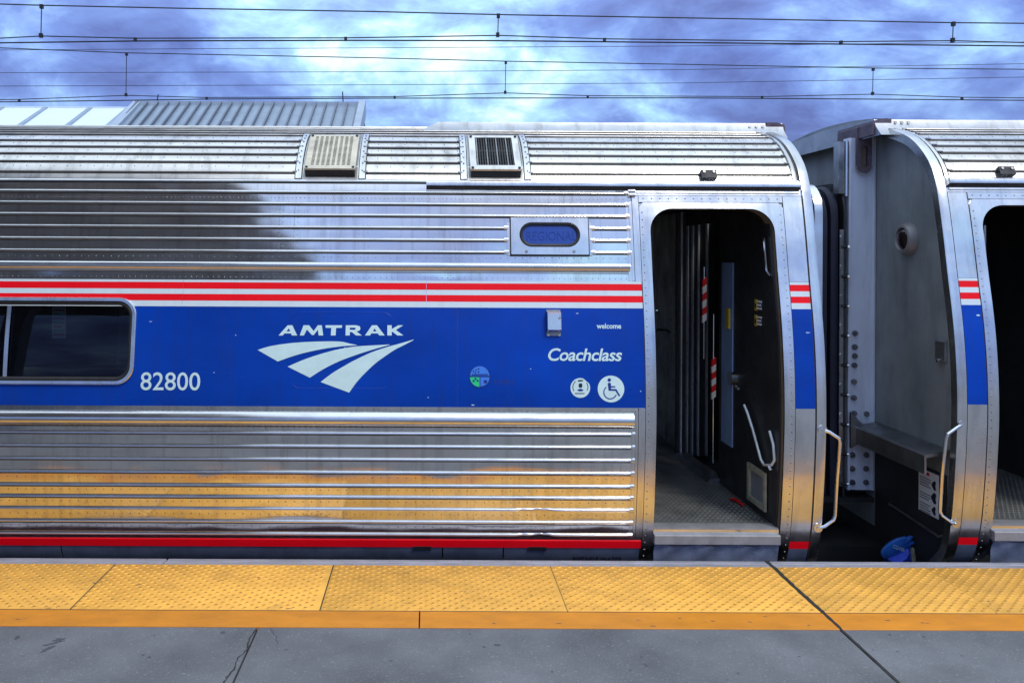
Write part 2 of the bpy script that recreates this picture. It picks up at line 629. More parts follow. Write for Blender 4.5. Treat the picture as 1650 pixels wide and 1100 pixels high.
RIB = [(-0.0072, -0.003), (-0.0072, 0.0110), (-0.0050, 0.0126), (0.0000, 0.0122), (0.0048, 0.0098), (0.0082, 0.0048), (0.0090, -0.003)]
RIB_ROOF = [(-0.0075, -0.003), (-0.0075, 0.0075), (-0.0045, 0.0120), (0.000, 0.0120), (0.0045, 0.0085), (0.0085, 0.003), (0.0095, -0.003)]
SLEEVE = [(-0.0140, -0.003), (-0.0135, 0.0095), (-0.0080, 0.0155), (0.0000, 0.0165), (0.0080, 0.0140), (0.0135, 0.0070), (0.0145, -0.003)]
RUBRAIL = [(-0.052, -0.003), (-0.050, 0.004), (-0.040, 0.016), (-0.028, 0.027), (-0.012, 0.032), (0.006, 0.029), (0.020, 0.020), (0.033, 0.008), (0.040, -0.003)]
BELT = [(-0.050, -0.002), (-0.040, 0.003), (-0.028, 0.013), (-0.019, 0.021), (-0.012, 0.023), (0.000, 0.021), (0.008, 0.014), (0.012, -0.003)]

# distances from the car's end (metres)
S_COLLAR, S_POST, S_JAMB = 0.048, 0.172, 0.236
DOOR_W = 0.765
S_DOOR = S_JAMB + DOOR_W           # far edge of the opening
S_FRAME = S_DOOR + 0.062           # outer edge of the door frame
S_RIBEND = S_FRAME + 0.075         # where the fluting ends
FLOOR_Z = 0.104
VEST_END = 1.20


def build_car(c, main):
    rt = c.root
    Lc = c.length
    uz = u_of_z
    z0 = -0.24
    U0 = uz(z0)
    # reference rows read on the first car, used for both
    ref = CAR_REF
    # ---------------- shell with openings
    door_u0, door_u1 = uz(FLOOR_Z - 0.02), uz(2.04)
    wins = c.windows = ([] if not main else [(2.366 + 1.755, 2.366 + 1.755 + 1.55), (2.366 + 3.75, 2.366 + 5.30), (2.366 + 5.72, 2.366 + 7.27)])
    if not main:
        wins = c.windows = [(4.12, 5.67), (6.1, 7.65)]
    wu0, wu1 = ref['win0'] + 0.02, ref['win1'] - 0.02
    sb = sorted(set([0.0, S_JAMB - 0.03, S_DOOR + 0.03, Lc] + [v for w in wins for v in (w[0] + 0.02, w[1] - 0.02)]))
    ub = sorted(set([U0, door_u0, door_u1, wu0, wu1, UMAX] + [U0 + (UMAX - U0) * k / 70 for k in range(71)]))
    mb = MB()
    for i in range(len(sb) - 1):
        for j in range(len(ub) - 1):
            sm, um = (sb[i] + sb[i + 1]) / 2, (ub[j] + ub[j + 1]) / 2
            if S_JAMB - 0.03 < sm < S_DOOR + 0.03 and door_u0 < um < door_u1:
                continue
            if any(w[0] + 0.02 < sm < w[1] - 0.02 for w in wins) and wu0 < um < wu1:
                continue
            mb.quad(c.P(sb[i], ub[j]), c.P(sb[i + 1], ub[j]), c.P(sb[i + 1], ub[j + 1]), c.P(sb[i], ub[j + 1]))
    bm_faces = len(mb.f)
    # far side (mirror about the centre line)
    ff = [U0 + (UMAX - U0) * k / 40 for k in range(41)]

    def far(s, u):
        p = c.P(s, u)
        return Vector((p.x, 2 * CAR_Y - p.y, p.z))
    mb.grid([[far(0, u), far(Lc, u)] for u in ff])
    shell = mb.build('body_shell', 'steel', rt)
    me = shell.data
    bmm = bmesh.new()
    bmm.from_mesh(me)
    bmesh.ops.remove_doubles(bmm, verts=bmm.verts, dist=0.0002)
    bmesh.ops.recalc_face_normals(bmm, faces=bmm.faces)
    bmm.to_mesh(me)
    bmm.free()
    me.polygons.foreach_set('use_smooth', [True] * len(me.polygons))
    # far wall of this car (blind end outside the picture)
    # ---------------- ribs
    s_far = Lc
    spots = []

    gr = MB()

    def rib(u, s0, s1, section=RIB, m='steel_rib'):
        c.sweep(MB(), s0, s1, u, section).build('rib', m, rt)
        du = section[0][0]
        c.sheet(gr, s0, s1, u + du - 0.0070, u + du - 0.0004, 0.0085 if section is RIB_ROOF else 0.0100, nu=1)  # dark strip below the rib: its shadow line painted in, along with joint dirt

    def sleeve(u, s0, s1):
        c.sweep(MB(), s0, s1, u, SLEEVE).build('rib_clip', 'steel_frame', rt)

    se = S_RIBEND
    for k, u in enumerate(ref['low']):
        if main and k in (6, 8):
            # two ribs near the door are dented
            sd_ = ref['dent'][0 if k == 6 else 1]
            n = 60
            rows = []
            ss = [se] + [sd_ - 0.17 + 0.34 * q / n for q in range(n + 1)] + [s_far]
            for s in ss:
                a = math.exp(-((s - sd_) / 0.065) ** 2) + 0.5 * math.exp(-((s - sd_ - 0.11) / 0.03) ** 2)
                wob = 0.3 * math.sin((s - sd_) * 90) * a
                a = min(1.0, a)
                rows.append([c.P(s, u + du * (1 - 0.25 * a) + (0.007 * a if h > 0 else 0) * (0.4 + wob), h * (1 - 0.62 * a) if h > 0 else h) for du, h in RIB])
            MB().grid(rows).build('rib', 'steel_rib', rt, label='dented lower rib')
        else:
            rib(u, se, s_far)
        sleeve(u, se - 0.012, se + 0.012)
    for k, u in enumerate(ref['up']):
        if main and k in ref['cut']:
            a0, a1 = ref['sign_s']
            rib(u, se + 0.0, a0 - 0.012)
            rib(u, a1 + 0.012, s_far)
            sleeve(u, a0 - 0.034, a0 - 0.008)
            sleeve(u, a1 + 0.008, a1 + 0.034)
        else:
            rib(u, se, s_far)
        sleeve(u, se - 0.012, se + 0.012)
    c.sweep(MB(), se - 0.004, s_far, ref['belt'], BELT).build('belt_rail', 'steel_rib', rt)
    c.sweep(MB(), se - 0.004, s_far, ref['rub'], RUBRAIL).build('rub_rail', 'steel_rib', rt)
    c.sweep(MB(), se - 0.016, s_far, ref['edge'], [(-0.012, -0.003), (-0.012, 0.010), (-0.006, 0.014), (0.004, 0.012), (0.010, -0.003)]).build('roof_lap_strip', 'steel_rib', rt)
    # cover strips where the fluting ends
    for (ua, ub_) in ((ref['sk'] + 0.005, ref['low_top']), (ref['stripe_top'] + 0.004, ref['up_top'])):
        c.sheet(MB(), se - 0.030, se - 0.014, ua, ub_, 0.006).build('cover_strip', 'steel_frame', rt)
        c.sheet(MB(), se - 0.006, se + 0.006, ua, ub_, 0.0035).build('cover_strip', 'steel_frame', rt)
    # roof ribs
    re_ = 0.10
    u_top = ref['roof'][-1]
    for u in ref['roof'] + [u_top + 0.085 * k for k in (1, 2, 3, 4, 5, 6)]:
        if main and u <= u_top:
            cuts = ref['vents']
            edges = [re_] + [v for w in cuts for v in w] + [s_far]
            for a, b in zip(edges[0::2], edges[1::2]):
                rib(u, a, b, RIB_ROOF, 'steel_roof')
        else:
            rib(u, re_, s_far, RIB_ROOF, 'steel_roof')
        c.sweep(MB(), re_ - 0.012, re_ + 0.014, u, [(d * 1.25, h * 1.3) for d, h in RIB_ROOF]).build('rib_clip', 'steel_dirty', rt)
    for sg0, sg1, ug0, ug1 in ((S_POST - 0.0045, S_POST + 0.0015, ref['sk_bot'], ref['hdr1']), (S_COLLAR - 0.001, S_COLLAR + 0.005, ref['sk_bot'], ref['hdr1']),
                               (S_FRAME - 0.001, S_FRAME + 0.004, ref['sk_bot'], ref['hdr1']), (S_RIBEND - 0.0365, S_RIBEND - 0.029, ref['sk'], ref['b0'] - 0.003),
                               (S_RIBEND - 0.0365, S_RIBEND - 0.029, ref['stripe_top'], ref['hdr1']), (0.0465, 0.062, ref['edge'] + 0.02, UMAX - 0.1), (0.083, 0.090, ref['edge'] + 0.02, UMAX - 0.1)):
        c.sheet(gr, sg0, sg1, ug0, ug1, 0.0032)
    c.sheet(gr, S_COLLAR, S_RIBEND - 0.03, ref['hdr1'] - 0.001, ref['hdr1'] + 0.005, 0.0034)
    c.sheet(gr, S_POST, S_FRAME, ref['hdr0'] - 0.002, ref['hdr0'] + 0.0035, 0.0034)
    for ug in (ref['rub'] - 0.056, ref['belt'] - 0.054, ref['edge'] - 0.017):
        c.sheet(gr, S_RIBEND, s_far, ug, ug + 0.0045, 0.0013)
    c.sheet(gr, *(ref['gutter'] if main else (0.062, 2.9)), ref['gut_u'] - 0.0285, ref['gut_u'] - 0.0225, 0.020)  # painted dark line for the shaded underside of the gutter
    for sj in (ref['seams'] if main else []):
        c.sheet(gr, sj - 0.0016, sj + 0.0016, ref['b0'], ref['b1'], 0.0026)
    gr.build('grime_shade_lines', 'grime_shade', shell, kind='stuff')
    # roof skin: a slightly duller sheet over the curved part
    rm = MB()
    c.sheet(rm, 0.06, s_far, ref['edge'] + 0.012, UMAX - 0.02, 0.0025, nu=46)
    rm.build('roof_skin', 'steel_roof', rt)
    # gutter above the door
    gs0, gs1 = ref['gutter'] if main else (0.062, 2.9)
    gu = ref['gut_u']
    c.sweep(MB(), gs0, gs1, gu, [(-0.020, -0.003), (-0.022, 0.036), (-0.014, 0.040), (0.006, 0.040), (0.014, 0.034), (0.020, -0.003)]).build('rain_gutter', 'steel_frame', rt)
    c.sweep(MB(), gs0 + 0.004, S_RIBEND + 0.004, gu - 0.046, [(-0.006, -0.003), (-0.006, 0.010), (0.006, 0.010), (0.008, -0.003)]).build('drip_strip', 'steel_frame', rt)
    # clamp where the upper moulding stops
    for dz in (0.0, -0.024):
        mbk = MB()
        p = c.P(S_RIBEND - 0.03, ref['up'][0] + dz + 0.010, 0.012)
        mbk.disc_solid(p + Vector((-0.02, 0, 0)), (1, 0, 0), 0.013, 0.045, 10)
        mbk.build('moulding_clamp', 'steel_frame', rt)
    # ---------------- end collar and corner post
    ca = ref['sk_bot']
    col_u = [ca + (UMAX - 0.02 - ca) * k / 60 for k in range(61)]
    for nm, sa, sb_, hh in (('end_collar', -0.012, S_COLLAR, 0.012), ('end_band', 0.060, 0.084, 0.007)):
        m1 = MB()
        lo = col_u if nm == 'end_collar' else [u for u in col_u if u > ref['edge']]
        m1.grid([[c.P(sa, u, -0.05), c.P(sa, u, hh * 0.8), c.P(sa + 0.006, u, hh), c.P(sb_ - 0.004, u, hh), c.P(sb_, u, -0.004)] for u in lo])
        if nm == 'end_collar':
            fl = [[Vector((p.x, 2 * CAR_Y - p.y, p.z)) for p in (c.P(sa, u, -0.05), c.P(sa, u, hh * 0.8), c.P(sb_ - 0.004, u, hh), c.P(sb_, u, -0.004))] for u in lo]
            m1.grid(fl)
        m1.build(nm, 'steel_frame', rt)
    # post panel: upper steel, stripes, blue, lower steel
    top_post = ref['hdr1']
    seg = [(ca, ref['r3_0'], 'skirt_paint', 'corner_panel'), (ref['r3_0'], ref['r3_1'], 'red_vinyl', 'red_stripe'), (ref['r3_1'] + 0.003, ref['b0'], 'steel_frame', 'corner_panel'), (ref['b0'], ref['b1'], 'blue_paint', 'blue_panel'),
           (ref['b1'], ref['r2_0'], 'white_vinyl', 'white_band'), (ref['r2_0'], ref['r2_1'], 'red_vinyl', 'red_stripe'), (ref['r2_1'], ref['r1_0'], 'white_vinyl', 'white_band'),
           (ref['r1_0'], ref['r1_1'], 'red_vinyl', 'red_stripe'), (ref['r1_1'], ref['stripe_top'], 'white_vinyl', 'white_band'), (ref['stripe_top'] + 0.002, top_post, 'steel_frame', 'corner_panel')]
    for a, b, m_, nm in seg:
        c.sheet(MB(), S_COLLAR + 0.004, S_POST - 0.004, a, b, 0.006).build(nm, m_, rt)
    # ---------------- door frame
    du0, du1 = uz(FLOOR_Z - 0.012), ref['door_top']
    inner = rounded(S_JAMB, S_DOOR, du0, du1, 0.02, 10, (0.004, 0.004, 0.145, 0.145))
    fr_top = ref['hdr0']
    outer = []
    for (a, b) in inner:
        fa = (a - S_JAMB) / (S_DOOR - S_JAMB)
        fb = (b - du0) / (du1 - du0)
        oa = S_POST + 0.001 if fa < 0.5 else S_FRAME
        ob = b
        # project to the outer rectangle
        if fb > 1 - 0.145 / (du1 - du0) + 1e-6:
            cx = S_JAMB + 0.145 if fa < 0.5 else S_DOOR - 0.145
            cz = du1 - 0.145
            dx, dz = a - cx, b - cz
            if fa < 0.5:
                k1 = (S_POST + 0.001 - cx) / dx if dx < -1e-6 else 1e9
            else:
                k1 = (S_FRAME - cx) / dx if dx > 1e-6 else 1e9
            k2 = (fr_top - cz) / dz if dz > 1e-6 else 1e9
            kk = min(k1, k2)
            outer.append((cx + dx * kk, cz + dz * kk))
        else:
            outer.append((oa, ob))
    # jambs and header as one pressed frame (without the sill side)
    fm = MB()
    n = len(inner)
    start = 11    # skip the lower-left corner arc: begin at lower right
    order = list(range(start + 10, n)) + [0]
    inn = [inner[i] for i in range(n)]
    # open chain from lower right, over the top, to lower left
    chain = [i for i in range(11 + 10, n)] + [0]
    ci = [inner[i] for i in chain]
    co = [outer[i] for i in chain]
    ci = [(S_DOOR, ca)] + ci + [(S_JAMB, ca)]
    co = [(S_FRAME, ca)] + co + [(S_POST + 0.001, ca)]
    ci2, co2 = [], []
    for (p, q, p2, q2) in zip(ci[:-1], co[:-1], ci[1:], co[1:]):
        k = max(1, int(math.hypot(p2[0] - p[0], p2[1] - p[1]) / 0.06))
        for j in range(k):
            t = j / k
            ci2.append((p[0] + (p2[0] - p[0]) * t, p[1] + (p2[1] - p[1]) * t))
            co2.append((q[0] + (q2[0] - q[0]) * t, q[1] + (q2[1] - q[1]) * t))
    ci2.append(ci[-1])
    co2.append(co[-1])
    fm.grid([[c.P(a, b, -0.004) for a, b in co2], [c.P(a, b, 0.009) for a, b in co2], [c.P(a, b, 0.011) for a, b in ci2], [c.P(a, b, -0.004) for a, b in ci2]])
    dframe = fm.build('door_frame', 'steel_frame', rt)
    # liner of the opening
    lm = MB()
    lm.grid([[c.P(a, b, 0.004) for a, b in ci2], [c.P(a, b, 0.004) + Vector((0, 0.11, 0)) for a, b in ci2]])
    lm.build('door_liner', 'liner', dframe)
    # rivets round the door
    rv = []
    uu = ca + 0.06
    while uu < fr_top - 0.03:
        rv.append((S_POST + 0.020, uu, 0.0095))
        rv.append((S_FRAME - 0.016, uu + 0.012, 0.0095))
        uu += 0.047
    # header panel above the frame
    c.sheet(MB(), S_POST + 0.001, S_FRAME, fr_top + 0.003, top_post, 0.008).build('door_header', 'steel_frame', rt)
    ss = S_POST + 0.03
    while ss < S_FRAME:
        rv.append((ss, (fr_top + top_post) / 2 + 0.004, 0.008))
        ss += 0.052
    c.sheet(MB(), S_COLLAR + 0.004, S_RIBEND - 0.03, top_post + 0.004, gu - 0.056, 0.004).build('letterboard', 'steel_frame', rt)
    c.sheet(MB(), S_FRAME + 0.002, S_RIBEND - 0.034, ref['stripe_top'], top_post, 0.004).build('corner_panel', 'steel_frame', rt)
    c.sheet(MB(), S_FRAME + 0.002, S_RIBEND - 0.034, ref['sk'], ref['b0'] - 0.002, 0.004).build('corner_panel', 'steel_frame', rt)
    c.rivets(rv, 0.0052, 0.0034).build('rivets', 'steel_dirty', dframe, kind='stuff')
    # sill and kick plate
    sl = MB()
    yb = prof(uz(FLOOR_Z))[0]
    x0, x1 = sorted((c.X(S_JAMB + 0.004), c.X(S_DOOR - 0.004)))
    z = c.zoff

    def section(m, pts, xa, xb):
        k0 = len(m.v)
        m.grid([[(xa, y, zz) for y, zz in pts], [(xb, y, zz) for y, zz in pts]])
        nn = len(pts)
        m.f.append(tuple(k0 + j for j in range(nn)))
        m.f.append(tuple(k0 + nn + j for j in reversed(range(nn))))
        return m
    fz = FLOOR_Z + z
    section(sl, [(yb + 0.10, fz + 0.004), (yb + 0.004, fz + 0.004), (yb - 0.002, fz + 0.002), (yb - 0.002, fz - 0.005), (yb + 0.10, fz - 0.005)], x0, x1)
    sill = sl.build('door_sill', 'sill_grey', rt, angle=20)
    section(MB(), [(yb + 0.10, fz - 0.0055), (yb + 0.001, fz - 0.0055), (yb + 0.002, fz - 0.030), (yb + 0.10, fz - 0.028)], x0, x1).build('sill_riser', 'steel_polished', sill, angle=20)
    section(MB(), [(yb + 0.10, fz - 0.0305), (yb - 0.024, fz - 0.0305), (yb - 0.030, fz - 0.036), (yb - 0.030, fz - 0.086), (yb + 0.10, fz - 0.086)], x0, x1).build('sill_step', 'sill_grey', sill, angle=20)
    kp = MB()
    rows = []
    for k in range(9):
        t = k / 8
        zz = FLOOR_Z - 0.100 - 0.20 * t + z
        row = []
        for j in range(25):
            x = x0 + 0.004 + (x1 - x0 - 0.008) * j / 24
            wob = 0.011 * math.sin(j * 1.3 + k * 0.9) * math.sin(j * 0.37 + 1) + 0.004 * random.random()
            row.append((x, yb - 0.012 + 0.055 * t + wob, zz + (0.004 * math.sin(j * 0.9) if k == 0 else 0)))
        rows.append(row)
    kp.grid(rows)
    kp.grid([rows[0], [(a, b + 0.02, cc + 0.004) for a, b, cc in rows[0]]])
    kp.build('kick_plate', 'kick_steel', rt, label='dented kick plate under the door sill')
    # ---------------- skirt and lower stripe
    lim = S_FRAME + 0.006
    c.sheet(MB(), lim, s_far, ref['r3_0'], ref['r3_1'], 0.007).build('red_stripe', 'red_vinyl', rt)
    c.sheet(MB(), lim, s_far, ref['sk'] - 0.045, ref['r3_0'] - 0.001, 0.005).build('sill_strip', 'skirt_paint', rt)
    skj = ref['skirt'] if main else [lim, 2.6, 4.2, s_far]
    for a, b in zip(skj[:-1], skj[1:]):
        sk = c.sheet(MB(), a + 0.004, b - 0.004, ca, ref['sk'] - 0.047, 0.002).build('skirt_panel', 'skirt_paint', rt)
        if main and b - a < 1.2:
            mid = ref['latch'][0 if b == skj[1] else 1]
            lt = MB()
            c.sheet(lt, mid - 0.055, mid + 0.055, ref['sk'] - 0.085, ref['sk'] - 0.060, 0.010)
            for q in (-0.05, 0.05):
                lt.disc_solid(c.P(mid + q, ref['sk'] - 0.073, 0.009), (0, -1, -0.2), 0.006, 0.006, 8)
            lt.build('latch', 'rubber', sk)
    # ---------------- colour bands of the side
    lb = S_FRAME + 0.003
    seams = ref['seams'] if main else []
    for a, b in zip([lb] + seams, seams + [s_far]):
        # cut at the windows
        pieces = [(a, b)]
        for (p, q) in zip(pieces, pieces):
            pass
        m = MB()
        w_in = [w for w in wins if a < w[0] < b]
        edges = [a + 0.0012] + [v for w in w_in for v in (w[0] + 0.03, w[1] - 0.03)] + [b - 0.0012]
        for s0, s1 in zip(edges[0::2], edges[1::2]):
            c.sheet(m, s0, s1, ref['b0'], ref['b1'], 0.003, nu=12)
        for w in w_in:
            c.sheet(m, w[0] + 0.03, w[1] - 0.03, ref['b0'], ref['win0'] + 0.03, 0.003, nu=3)
        m.build('blue_panel', 'blue_paint', rt)
    for a, b in zip([lb] + (ref['seams2'] if main else []), (ref['seams2'] if main else []) + [s_far]):
        for u0, u1 in ((ref['b1'], ref['r2_0']), (ref['r2_1'], ref['r1_0']), (ref['r1_1'], ref['stripe_top'])):
            c.sheet(MB(), a + 0.001, b - 0.001, u0 + 0.0003, u1 - 0.0003, 0.0035, nu=2).build('white_band', 'white_vinyl', rt)
        for u0, u1 in ((ref['r2_0'], ref['r2_1']), (ref['r1_0'], ref['r1_1'])):
            c.sheet(MB(), a + 0.001, b - 0.001, u0, u1, 0.0042, nu=2).build('red_stripe', 'red_vinyl', rt)
    # ---------------- windows
    for w in wins:
        o_out = rounded(w[0], w[1], ref['win0'], ref['win1'], 0.11, 8)
        o_mid = rounded(w[0] + 0.022, w[1] - 0.022, ref['win0'] + 0.022, ref['win1'] - 0.022, 0.09, 8)
        o_in = rounded(w[0] + 0.045, w[1] - 0.045, ref['win0'] + 0.045, ref['win1'] - 0.045, 0.07, 8)
        fm = MB()
        fm.grid([[c.P(a, b, -0.004) for a, b in o_out], [c.P(a, b, 0.016) for a, b in o_out], [c.P(a, b, 0.022) for a, b in [((x * 3 + y[0]) / 4, (q * 3 + y[1]) / 4) for (x, q), y in zip(o_out, o_mid)]],
                 [c.P(a, b, 0.020) for a, b in o_mid], [c.P(a, b, 0.004) for a, b in o_mid]], True)
        fo = fm.build('window', 'steel_frame', rt)
        gm = MB()
        gm.grid([[c.P(a, b, 0.008) for a, b in o_mid], [c.P(a, b, 0.012) for a, b in [((x + y[0]) / 2, (q + y[1]) / 2) for (x, q), y in zip(o_mid, o_in)]], [c.P(a, b, 0.004) for a, b in o_in], [c.P(a, b, -0.03) for a, b in o_in]], True)
        gm.build('gasket', 'rubber', fo)
        pm = MB()
        c.poly(pm, o_in, h=-0.012)
        pm.build('glass_pane', 'window_glass', fo)
        mid = (w[0] + w[1]) / 2
        c.sheet(MB(), mid - 0.012, mid + 0.012, ref['win0'] + 0.045, ref['win1'] - 0.045, 0.002).build('mullion', 'steel_frame', fo)
    # ---------------- rivet rows along the side
    spots = []

    def row(u, s0, s1, step, base=0.0):
        s = s0
        while s < s1:
            if not any(w[0] - 0.02 < s < w[1] + 0.02 for w in wins) or not (ref['win0'] < u < ref['win1']):
                spots.append((s + random.uniform(-0.001, 0.001), u, base))
            s += step
    end_s = 5.2 if main else 2.2
    row(ref['stripe_top'] + 0.018, S_RIBEND + 0.02, end_s, 0.034)
    row(ref['up'][-1] - 0.036, S_RIBEND + 0.02, end_s, 0.045)
    row(ref['up'][0] - 0.040, S_RIBEND + 0.02, end_s, 0.026)
    row(ref['b0'] - 0.018, S_RIBEND + 0.02, end_s, 0.034)
    row(ref['low'][0] + 0.030, S_RIBEND + 0.02, end_s, 0.034)
    for a, b in zip(ref['low'][3:8], ref['low'][4:9]):
        row((a + b) / 2 + 0.004, S_RIBEND + 0.05, end_s, 0.052)
    for a, b in zip(ref['roof'][:-1], ref['roof'][1:]):
        row((a + b) / 2, 0.14, end_s, 0.085, 0.0025)
    if main:
        for sj in ref['panel_j']:
            for a, b in zip(ref['up'][1:-1], ref['up'][2:]):
                for t in (0.22, 0.42, 0.62, 0.8):
                    spots.append((sj, a + (b - a) * t, 0.0))
                    if t in (0.22, 0.62):
                        spots.append((sj - 0.022, a + (b - a) * t, 0.0))
    c.rivets(spots, 0.0042, 0.0022).build('rivets', 'steel_dirty', shell, kind='stuff')
    # ---------------- vestibule
    yv0 = yb + 0.05
    yv1 = 2 * CAR_Y - yb - 0.05

    def xs(a, b):
        return sorted((c.X(a), c.X(b)))
    x0, x1 = xs(0.24, VEST_END)
    vf = MB().box(x0, x1, yv0 - 0.03, yv1, FLOOR_Z - 0.05 + z, FLOOR_Z + z)
    vfl = vf.build('vestibule_floor', 'tread', rt)
    # raised treads of the chequer plate
    tm = MB()
    rr = 0
    yy = yv0
    while yy < yv1 - 0.6:
        xx = x0 + 0.02 + (0.016 if rr % 2 else 0)
        while xx < x1 - 0.02:
            a = 0.7 if rr % 2 else -0.7
            ca_, sa_ = math.cos(a), math.sin(a)
            pts = [(0.011, 0), (0, 0.0035), (-0.011, 0), (0, -0.0035)]
            vs = [(xx + p * ca_ - q * sa_, yy + p * sa_ + q * ca_, FLOOR_Z + z - 0.0005) for p, q in pts] + [(xx, yy, FLOOR_Z + 0.003 + z)]
            tm.add(vs, [(0, 1, 4), (1, 2, 4), (2, 3, 4), (3, 0, 4)])
            xx += 0.032
        yy += 0.026
        rr += 1
    tm.build('raised_treads', 'tread', vfl, kind='stuff', smooth=False)
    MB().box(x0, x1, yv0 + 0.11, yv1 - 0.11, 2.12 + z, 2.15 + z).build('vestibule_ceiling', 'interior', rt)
    a, b = xs(VEST_END, VEST_END + 0.04)

    def cross_wall(sa, sb_, y_in, name, far_side=False, m_='interior'):
        # wall across the car whose outer edge follows the body
        zz_ = [FLOOR_Z - 0.04 + (2.15 - FLOOR_Z) * k / 12 for k in range(13)]
        ed = [prof(uz(q))[0] + 0.035 for q in zz_]
        if far_side:
            ed = [2 * CAR_Y - q for q in ed]
        mm = MB()
        xa_, xb_ = c.X(sa), c.X(sb_)
        mm.grid([[(xa_, e_, q + z), (xa_, y_in, q + z), (xb_, y_in, q + z), (xb_, e_, q + z)] for e_, q in zip(ed, zz_)], True)
        return mm.build(name, m_, rt, smooth=False)
    cross_wall(VEST_END, VEST_END + 0.04, CAR_Y, 'partition_wall')
    cross_wall(VEST_END, VEST_END + 0.04, CAR_Y + 0.001, 'partition_wall', True)
    a, b = xs(S_DOOR + 0.02, VEST_END)
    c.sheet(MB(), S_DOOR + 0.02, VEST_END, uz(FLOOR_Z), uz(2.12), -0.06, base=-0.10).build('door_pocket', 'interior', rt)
    a, b = xs(0.235, 0.245)
    cross_wall(0.237, 0.247, 6.27, 'end_bulkhead')
    cross_wall(0.237, 0.247, 7.12, 'end_bulkhead', True, 'interior_wall')
    MB().box(a, b, 6.27, 7.12, 1.99 + z, 2.12 + z).build('end_bulkhead', 'interior', rt)
    a, b = xs(0.25, VEST_END)
    fw = MB().box(a, b, yv1 - 0.15, yv1 - 0.10, FLOOR_Z + z, 2.12 + z).build('far_side_door', 'interior_wall', rt)
    xm = (a + b) / 2
    MB().box(xm - 0.2, xm + 0.2, yv1 - 0.165, yv1 - 0.15, 1.05 + z, 1.85 + z).build('door_window', 'interior', fw)
    # handrail loop of the bulkhead, seen through the door
    if main:
        gh = MB()
        gh.tube([at(1199, 652, 5.66), at(1204, 664, 5.62), at(1213, 692, 5.54), at(1226, 740, 5.42), at(1231, 748.5, 5.38), at(1243, 749, 5.26), at(1248, 741, 5.24), at(1246, 716, 5.25), at(1240, 694, 5.29)], 0.0085, 8)
        gh.tube([at(1239, 750, 5.28), at(1242, 757, 5.27)], 0.009, 8)
        gh.build('grab_rail', 'rail_light', rt)
    gp = MB()
    gp.tube([(c.X(0.262), 5.40, 1.86 + z), (c.X(0.268), 5.385, 1.84 + z), (c.X(0.268), 5.345, 1.66 + z), (c.X(0.25), 5.335, 1.63 + z)], 0.007, 8)
    gp.build('grab_rail', 'steel_polished', rt)
    if not main:
        gq = MB().tube([(c.X(0.335), 5.42, FLOOR_Z + z), (c.X(0.325), 5.42, 1.92 + z)], 0.008, 8)
        gq.build('grab_rail', 'steel_dirty', rt)
    # coach interior
    a, b = xs(VEST_END + 0.05, Lc)
    im = MB()
    y0i, y1i = 5.42, 8.08
    im.quad((a, y0i, FLOOR_Z + z), (b, y0i, FLOOR_Z + z), (b, y1i, FLOOR_Z + z), (a, y1i, FLOOR_Z + z))
    im.quad((a, y1i, FLOOR_Z + z), (b, y1i, FLOOR_Z + z), (b, y1i, 2.14 + z), (a, y1i, 2.14 + z))
    im.quad((a, y0i, 2.14 + z), (b, y0i, 2.14 + z), (b, y1i, 2.14 + z), (a, y1i, 2.14 + z))
    im.quad((a, y0i, FLOOR_Z + z), (a, y1i, FLOOR_Z + z), (a, y1i, 2.14 + z), (a, y0i, 2.14 + z))
    im.quad((b, y0i, FLOOR_Z + z), (b, y1i, FLOOR_Z + z), (b, y1i, 2.14 + z), (b, y0i, 2.14 + z))
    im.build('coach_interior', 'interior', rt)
    # underframe
    a, b = xs(0.25, Lc)
    MB().box(a, b, 5.55, 7.95, -0.55 + z, FLOOR_Z - 0.06 + z).build('underframe', 'underframe', rt)
    # blind end far down the train
    em = MB()
    us = [U0 + (UMAX - U0) * k / 24 for k in range(25)]
    em.grid([[c.P(Lc, u), far(Lc, u)] for u in us])
    em.build('end_wall', 'grey_paint', rt)
    # end wall at the coupling, with the gangway opening
    em = MB()
    sw = 0.030 if main else 0.045
    zs = [-0.22 + 0.32 * k / 4 for k in range(4)] + [0.10 + 2.05 * k / 24 for k in range(25)] + [2.15 + 0.53 * k / 10 for k in range(1, 11)]
    for za, zb in zip(zs[:-1], zs[1:]):
        ua, ub2 = uz(za), uz(zb)
        pa, pb = c.P(sw, ua, -0.006), c.P(sw, ub2, -0.006)
        za2, zb2 = pa.z, pb.z
        xw = pa.x
        if 0.099 < (za + zb) / 2 < 2.151:
            em.quad((xw, pa.y, za2), (xw, 6.27, za2), (xw, 6.27, zb2), (xw, pb.y, zb2))
            em.quad((xw, 7.23, za2), (xw, 2 * CAR_Y - pa.y, za2), (xw, 2 * CAR_Y - pb.y, zb2), (xw, 7.23, zb2))
        else:
            em.quad((xw, pa.y, za2), (xw, 2 * CAR_Y - pa.y, za2), (xw, 2 * CAR_Y - pb.y, zb2), (xw, pb.y, zb2))
    em.build('end_wall', 'grey_paint', rt, smooth=False)
    # grab iron on the corner post
    b0, b1 = c.P(0.012, ref['grab1'], 0.012), c.P(0.012, ref['grab0'], 0.012)
    o_ = 0.10
    gi = MB()
    pts = [b0, b0 + Vector((c.dr * 0.035, -0.012, -0.012)), b0 + Vector((c.dr * o_ * 0.92, -0.018, -0.050)), b0 + Vector((c.dr * o_, -0.016, -0.075)),
           b0 * 0.5 + b1 * 0.5 + Vector((c.dr * o_ * 1.0, -0.005, 0)), b1 + Vector((c.dr * o_, -0.010, 0.075)), b1 + Vector((c.dr * o_ * 0.9, -0.012, 0.050)), b1 + Vector((c.dr * 0.035, -0.012, 0.010)), b1]
    gi.tube(pts, 0.0105, 10)
    gio = gi.build('grab_iron', 'steel_polished', rt)
